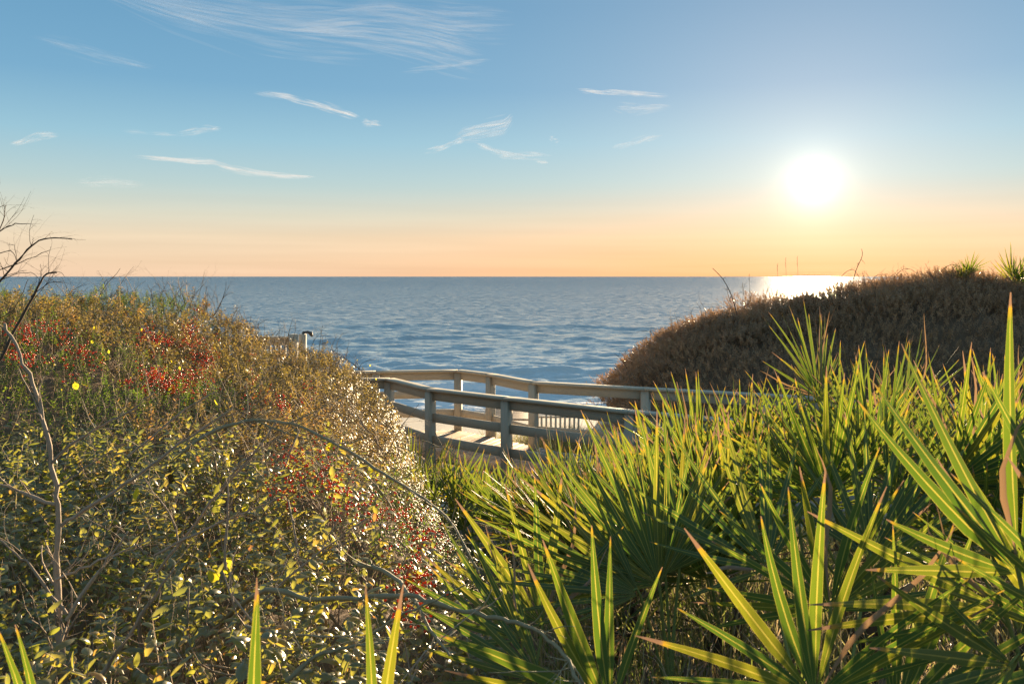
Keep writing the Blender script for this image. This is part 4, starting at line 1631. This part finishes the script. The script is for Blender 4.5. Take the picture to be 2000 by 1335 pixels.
def frond(root, base, hub, c, n, L, span, nseg, r, dead=False, joined=False, lmin=0.6, jit=2.5, skew=0.0, dead_frac=0.07):
    """a fan frond: the part is petiole and hub, each blade a sub-part"""
    Rm = frame_from(c, n)
    o = root.location
    Mt = Rm.to_4x4()
    Mt.translation = hub - o
    Ri = Rm.transposed()
    pb = Ri @ (base - hub)
    mid = pb * 0.5 + Vector((0, abs(pb.length) * 0.05, -abs(pb.length) * 0.03))
    col_ = Col()
    pr = 0.0048 * (L / .55) ** .5
    pts = [pb + (mid - pb) * t * 2 if t < .5 else mid + (Vector((0, 0, 0)) - mid) * (t - .5) * 2 for t in (0, .25, .5, .75, 1)]
    pts = smooth_path([pb, mid, Vector((0, 0, 0)), Vector((0, -0.004, 0.045 * L))], 3)
    col_.tube(pts, np.linspace(pr * 1.5, pr * .7, len(pts)), 6, rnd=float(r.random()))
    if joined:
        VV, FF, UVv, nv = [np.concatenate(col_.V)], [], [], len(np.concatenate(col_.V))
        q0 = np.concatenate(col_.q)
        t0 = np.concatenate(col_.t)
        uvs = [np.tile([[.5, .4]], (nv, 1))]
        ang = np.linspace(-span / 2, span / 2, nseg) + skew
        for i, a in enumerate(ang):
            bi = int(r.integers(0, 5))
            v, f = BL_ARR[bi]
            Li = L * (1 - .28 * abs((a - skew) / (span / 2)) ** 2) * r.uniform(.85, 1.08)
            Mr = np.array(Matrix.Rotation(R(a + r.normal(0, jit)), 3, 'Y') @ Matrix.Rotation(R(r.normal(0, 6)), 3, 'X'))
            w = v * Li
            VV.append(w @ Mr.T)
            FF.append(f + nv)
            nv += len(v)
            uvs.append(np.stack([np.tile([0, .5, 1], len(v) // 3), v[:, 2]], 1))
        me = np_mesh('frond', np.concatenate(VV), [q0, np.concatenate(FF), t0], M_palm if not dead else M_palm_dead, uv=np.concatenate(uvs))
        return link('frond', me, root, Mt)
    fr = col_.build('frond', M_petiole if not dead else M_trunk, root, Mt)
    ang = np.linspace(-span / 2, span / 2, nseg) + skew
    for i, a in enumerate(ang):
        Li = L * (1 - (1 - lmin) * abs((a - skew) / (span / 2)) ** 2.2) * r.uniform(.86, 1.06)
        dd = dead or r.random() < dead_frac
        me = (DEADB if dd else BLADES)[int(r.integers(0, 6 if dd else 10))]
        Q = Matrix.Rotation(R(a + r.normal(0, jit)), 4, 'Y') @ Matrix.Rotation(R(r.normal(0, 5)), 4, 'X')
        wd = (span / nseg / 10.5)
        wd = max(.75, min(1.4, wd)) if span > 20 else 1.15
        Q = Q @ Matrix.Diagonal((Li * wd, Li, Li, 1))
        link('blade', me, fr, Q)
    return fr


def stem(root, L, r, top):
    c = Col()
    o = root.location
    pts = [Vector((0, 0, -.08)), Vector((r.normal(0, .02), r.normal(0, .02), (top.z - o.z) * .5)), top - o]
    c.tube(smooth_path(pts, 3), np.linspace(.055, .038, 7), 9)
    # ragged leaf bases round the stem
    for k in range(16):
        a = r.uniform(0, 6.28)
        z = r.uniform(0, 1) * (top.z - o.z)
        p = Vector((math.cos(a) * .04, math.sin(a) * .04, z))
        c.tube([p, p + Vector((math.cos(a) * .05, math.sin(a) * .05, .08)), p + Vector((math.cos(a) * .06, math.sin(a) * .06, .16))], [.014, .010, .002], 4, rnd=float(r.random()))
    c.build('stem', M_trunk, root)


def palmetto(x, y, label, nf, r, pet=(.55, .85), L=.6, tilt=(12, 55), lean=(0, 0), joined=False, nseg=16, span=165, ndead=2, stemh=.25, dz=0.0, az0=None, azr=6.283, group='palmettos in the foreground clump', name='palmetto'):
    gz = float(G(x, y)) + dz
    root = empty(name, (x, y, gz), label, 'palmetto', group)
    top = Vector((x, y, gz + stemh))
    stem(root, L, r, top)
    a0 = r.uniform(0, 6.28) if az0 is None else az0
    for k in range(nf):
        az = a0 + azr * (k + r.uniform(-.3, .3)) / nf
        ti = R(r.uniform(*tilt))
        d = Vector((math.cos(az) * math.sin(ti) + lean[0], math.sin(az) * math.sin(ti) + lean[1], math.cos(ti))).normalized()
        hub = top + d * r.uniform(*pet)
        c = (d + Vector((0, 0, r.uniform(-.35, .15)))).normalized()
        n = Vector((0, 0, 1)) + Vector(r.normal(0, .45, 3)) - d * .3
        if abs(n.normalized().dot(c)) > .93:
            n = n + Vector((0, -1, 0))
        frond(root, top - Vector((0, 0, .04)), hub, c, n, L * r.uniform(.85, 1.1), span * r.uniform(.85, 1.1), nseg, r, joined=joined)
    for k in range(ndead):
        az = r.uniform(0, 6.28)
        d = Vector((math.cos(az), math.sin(az), r.uniform(-.5, .1))).normalized()
        hub = top + d * r.uniform(.35, .55) + Vector((0, 0, .1))
        c = (d + Vector((0, 0, -.5))).normalized()
        frond(root, top, hub, c, Vector((0, 0, 1)) + Vector(r.normal(0, .3, 3)), L * .8, 130, max(8, nseg - 5), r, dead=True, joined=joined, jit=6)
    return root, top


rp = np.random.default_rng(77)


def dirv(alpha, pitch):
    """direction at image angle alpha from upright (left negative), tipped towards the viewer by pitch degrees"""
    a, p = R(alpha), R(pitch)
    return Vector((math.sin(a) * math.cos(p), -math.sin(p), math.cos(a) * math.cos(p)))


def hero_plant(label, x, y, fronds, stemh=.2, name='palmetto', extra=None, gz=None):
    g = float(G(x, y)) if gz is None else gz
    root = empty(name, (x, y, g), label, 'palmetto', 'palmettos in the foreground clump')
    top = Vector((x, y, g + stemh))
    stem(root, .6, rp, top)
    for (px, py, d, alpha, pitch, L, span, nseg, roll) in fronds:
        hub = P(px, py, d)
        c = dirv(alpha, pitch)
        n = Vector((math.sin(R(roll)), -math.cos(R(roll)), 0.25))
        frond(root, top, hub, c, n, L, span, nseg, rp, jit=1.8 if span > 20 else .3, lmin=.72 if span > 20 else 1.0, dead_frac=.04 if span > 20 else 0)
    return root


hero_plant('nearest tall palmetto fanning up along the right edge, broad translucent blades', 1.25, 1.55, [
    (1990, 1120, 1.62, -24, 8, .53, 118, 10, 15),
    (2070, 1240, 1.75, -8, -5, .48, 120, 12, -10),
    (2180, 1250, 1.5, 10, 5, .50, 150, 14, 0),
    (1960, 1190, 1.8, -70, 12, .50, 60, 6, 10)], gz=-1.75)
hero_plant('palmetto with an evenly spread fan facing the viewer, lower right of the middle', 0.95, 2.55, [
    (1622, 1192, 2.45, -4, 8, .50, 188, 15, 0),
    (1700, 1090, 2.9, 22, -12, .55, 150, 14, -25),
    (1500, 1110, 2.9, -30, -10, .55, 150, 14, 20)])
hero_plant('palmetto whose big fan rises from the bottom edge at the lower right', 0.62, 1.65, [
    (1592, 1362, 1.72, -10, 14, .47, 170, 15, 4),
    (1750, 1400, 1.8, 50, 10, .5, 120, 11, -10),
    (1980, 1300, 1.7, -75, 20, .42, 60, 5, 0)], gz=-1.7)
hero_plant('palmetto with a dense blue-green upright fan sweeping left in the middle', 0.58, 3.1, [
    (1288, 1142, 3.0, -30, -8, .64, 125, 17, 10),
    (1300, 1120, 3.15, 2, -15, .58, 130, 15, -20),
    (1250, 1160, 2.95, -64, 0, .60, 90, 13, 30),
    (1330, 1080, 3.3, -12, -20, .66, 130, 15, 25)])
hero_plant('bluish palmetto fan splaying up-left from the bottom middle', 0.22, 2.05, [
    (1192, 1392, 2.02, -36, 12, .50, 112, 9, 12),
    (1060, 1330, 2.5, -50, 0, .50, 70, 8, 35)], gz=-1.8)
hero_plant('small palmetto low at the bottom middle, leaning left under the thick vine', 0.02, 2.75, [
    (1020, 1250, 2.75, -44, 5, .47, 80, 8, 40),
    (1060, 1220, 2.9, -10, -10, .5, 120, 10, 0)])
# the near blades poking into the bottom edge of the frame
hero_plant('near out-of-focus palmetto blades poking up at the bottom left corner', -0.80, 1.30, [
    (96, 1585, 1.32, -2, 6, .36, 4.5, 2, 0)], stemh=.1, gz=-1.7)
hero_plant('near palmetto blades standing at the bottom edge left of the middle', -0.45, 1.30, [
    (490, 1555, 1.30, 3, 6, .385, 5, 2, 0)], stemh=.1, gz=-1.7)
hero_plant('near bright split palmetto blades standing at the bottom edge in the middle', -0.25, 1.35, [
    (728, 1570, 1.35, 3, 5, .40, 5, 2, 0)], stemh=.1, gz=-1.7)

mids = [
    (0.55, 4.1, 'palmetto with fine leaning blades at the left end of the clump, near the vine', (-.25, .05)),
    (0.95, 3.9, 'palmetto in the middle of the clump in front of the near railing', (-.2, 0)),
    (1.55, 3.7, 'upright palmetto with glowing tips below the sun', (-.1, 0)),
    (2.1, 3.5, 'palmetto just left of the nearest tall one', (-.1, 0)),
    (0.75, 5.3, 'palmetto with orange-tipped blades before the railing, left part of the clump', (-.2, 0)),
    (1.35, 5.2, 'tall palmetto whose tips overlap the far railing', (-.1, 0)),
    (1.95, 4.9, 'tall palmetto right under the sun rising against the dune', (-.05, 0)),
    (2.6, 4.7, 'palmetto behind the nearest tall one at the right', (0, 0)),
    (1.2, 6.9, 'back palmetto hiding the near railing on its way right', (-.1, 0)),
    (2.1, 6.6, 'back palmetto below the dune foot, behind the tallest tips', (0, 0)),
    (3.1, 6.1, 'back palmetto with yellow tips toward the right edge', (0, 0)),
    (3.9, 5.6, 'palmetto at the right edge in front of the far railing', (0, 0)),
    (2.9, 3.6, 'palmetto at the right edge behind the nearest tall one', (-.1, 0)),
    (0.42, 5.7, 'palmetto at the left tip of the big clump, its fans leaning over the deck edge', (-.3, 0)),
]
for k, (x, y, lab, ln_) in enumerate(mids):
    far_ = y > 6.0
    topz = {13: -1.0, 0: -.82, 1: -.62, 2: -.16, 3: -.34, 4: -.92, 5: -.58, 6: -.20, 7: -.45, 8: -1.1, 9: -.95, 10: -1.0, 11: -1.0, 12: -.5}[k]
    Lb = .60
    gz = float(G(x, y))
    need = topz - gz - Lb * .95      # stem + petiole height
    sh = max(.12, need * .35)
    pt = max(.35, need - sh)
    palmetto(x, y, lab, 11 if not far_ else 9, rp, pet=(pt * .7, pt * 1.12), L=Lb, tilt=(8, 42), lean=ln_, nseg=20 if not far_ else 15, span=165, ndead=3, stemh=sh)

# little palmettos by the deck
for k, (px, d, lab) in enumerate([(800, 9.6, 'little palmetto fan between the sunlit small-leaved shrub and the near railing post'), (845, 8.0, 'little palmetto just below the near railing post, in front of the deck edge'), (815, 8.9, 'little bright green palmetto against the deck, leftmost by the boardwalk'), (875, 8.6, 'little palmetto in front of the near railing post'),
                                  (930, 8.1, 'little palmetto with a drying frond in front of the sunlit deck'), (990, 7.4, 'little palmetto between the deck and the big clump'),
                                  (1060, 6.6, 'little palmetto at the left foot of the big clump')]):
    X = (px - 1000) / F * d
    gz = float(G(X, d))
    tz = -([818, 850, 835, 860, 880, 880, 893][k] - 540) / F * d
    need = tz - gz - .52
    palmetto(X, d, lab, 8, rp, pet=(max(.08, need * .5), max(.12, need * .85)), L=.55, tilt=(6, 45), nseg=12, span=130, ndead=1, stemh=max(.06, need * .2), group='little palmettos by the deck')
# on the dune crest
for k, (px, py, L, lab) in enumerate([(1885, 548, .50, 'small dark palmetto on the dune crest, left one of the two against the sky'), (1985, 538, .85, 'spiky dark palmetto on the dune crest at the right edge')]):
    d = 19.6
    X = (px - 1000) / F * d
    z = -(py - 540) / F * d
    g = float(G(X, d))
    palmetto(X, d, lab, 7, rp, pet=(.10, .3), L=L, tilt=(5, 50), joined=True, nseg=11, span=130, ndead=0, stemh=max(.1, z - g - .3), group='palmettos on the dune crest')


# ------------------------------------------------------------------ undergrowth (uncountable)
def undergrowth():
    r = np.random.default_rng(8)
    # small-leaved creepers on the ground under the clump
    n = 2800
    X = r.uniform(-.9, 4.5, n); Y = r.uniform(1.2, 11.5, n)
    k = in_view(X, Y, .68, .4) & (X > XR(Y) + .1)
    X, Y = X[k], Y[k]
    g = G(X, Y)
    dr = norm(np.array([0, 0, 1.0]) + r.normal(0, .5, (len(X), 3)))
    ln = r.uniform(.12, .35, len(X))
    fr = sprigs(np.stack([X, Y, g], 1), dr, ln, 12, .03, r)
    me = leaves_to_mesh('ground_cover', fr, LEAF_MID, M_green, r, np.clip(r.normal(.35, .2, len(fr[0])), 0, 1) * .9)
    tag(link('ground_cover', me), 'low small-leaved creeper covering the ground between the palmettos', kind='stuff')
    # dry grass blades
    m, t = newmat('dry_grass')
    rr = attr(t, 'rnd')
    c = t.ramp(rr, [(0, (0.08, 0.10, 0.03, 1)), (.5, (0.24, 0.19, 0.09, 1)), (1, (0.42, 0.36, 0.26, 1))])
    b = principled(t, c, .6, .3)
    tr = t.n.new('ShaderNodeBsdfTranslucent')
    t.put(tr.inputs[0], t.ramp(rr, [(0, (0.25, 0.35, 0.05, 1)), (1, (0.6, 0.45, 0.25, 1))]))
    mx = t.n.new('ShaderNodeMixShader')
    mx.inputs[0].default_value = .4
    t.l.new(b.outputs[0], mx.inputs[1])
    t.l.new(tr.outputs[0], mx.inputs[2])
    finish(t, mx.outputs[0])
    def grass(name, X, Y, hmin, hmax, lab):
        n = len(X)
        g = G(X, Y)
        h = r.uniform(hmin, hmax, n)
        ln_ = r.normal(0, .35, (n, 2)) * h[:, None]
        w = r.uniform(.002, .0045, n)
        a = r.uniform(0, 3.14, n)
        side = np.stack([np.cos(a), np.sin(a), 0 * a], 1) * w[:, None]
        V = []
        for t_, ws in ((0, 1), (.4, .9), (.75, .6), (1, .05)):
            c_ = np.stack([X + ln_[:, 0] * t_ ** 2, Y + ln_[:, 1] * t_ ** 2, g + h * (t_ - .25 * t_ ** 3)], 1)
            V += [c_ - side * ws, c_ + side * ws]
        V = np.stack(V, 1).reshape(-1, 3)
        q = np.array([(0, 1, 3, 2), (2, 3, 5, 4), (4, 5, 7, 6)])
        q = (q[None] + (np.arange(n) * 8)[:, None, None]).reshape(-1, 4)
        me = np_mesh(name, V, [q], m, {'rnd': np.repeat(r.random(n), 8)})
        tag(link(name, me), lab, kind='stuff')
    n = 9000
    X = r.uniform(0.1, 4, n); Y = r.uniform(1.4, 8, n)
    k = in_view(X, Y, .68, .3)
    grass('undergrowth_grass', X[k], Y[k], .3, .8, 'thin dry and green grass between the palmetto stems')
    n = 9000
    X = r.normal(1.5, .8, n); Y = r.normal(16.4, .5, n)
    grass('dune_grass', X, Y, .25, .62, 'sparse tan dune grass past the far railing')


undergrowth()
for o in bpy.data.objects:
    if '_n' in o.keys():
        del o['_n']
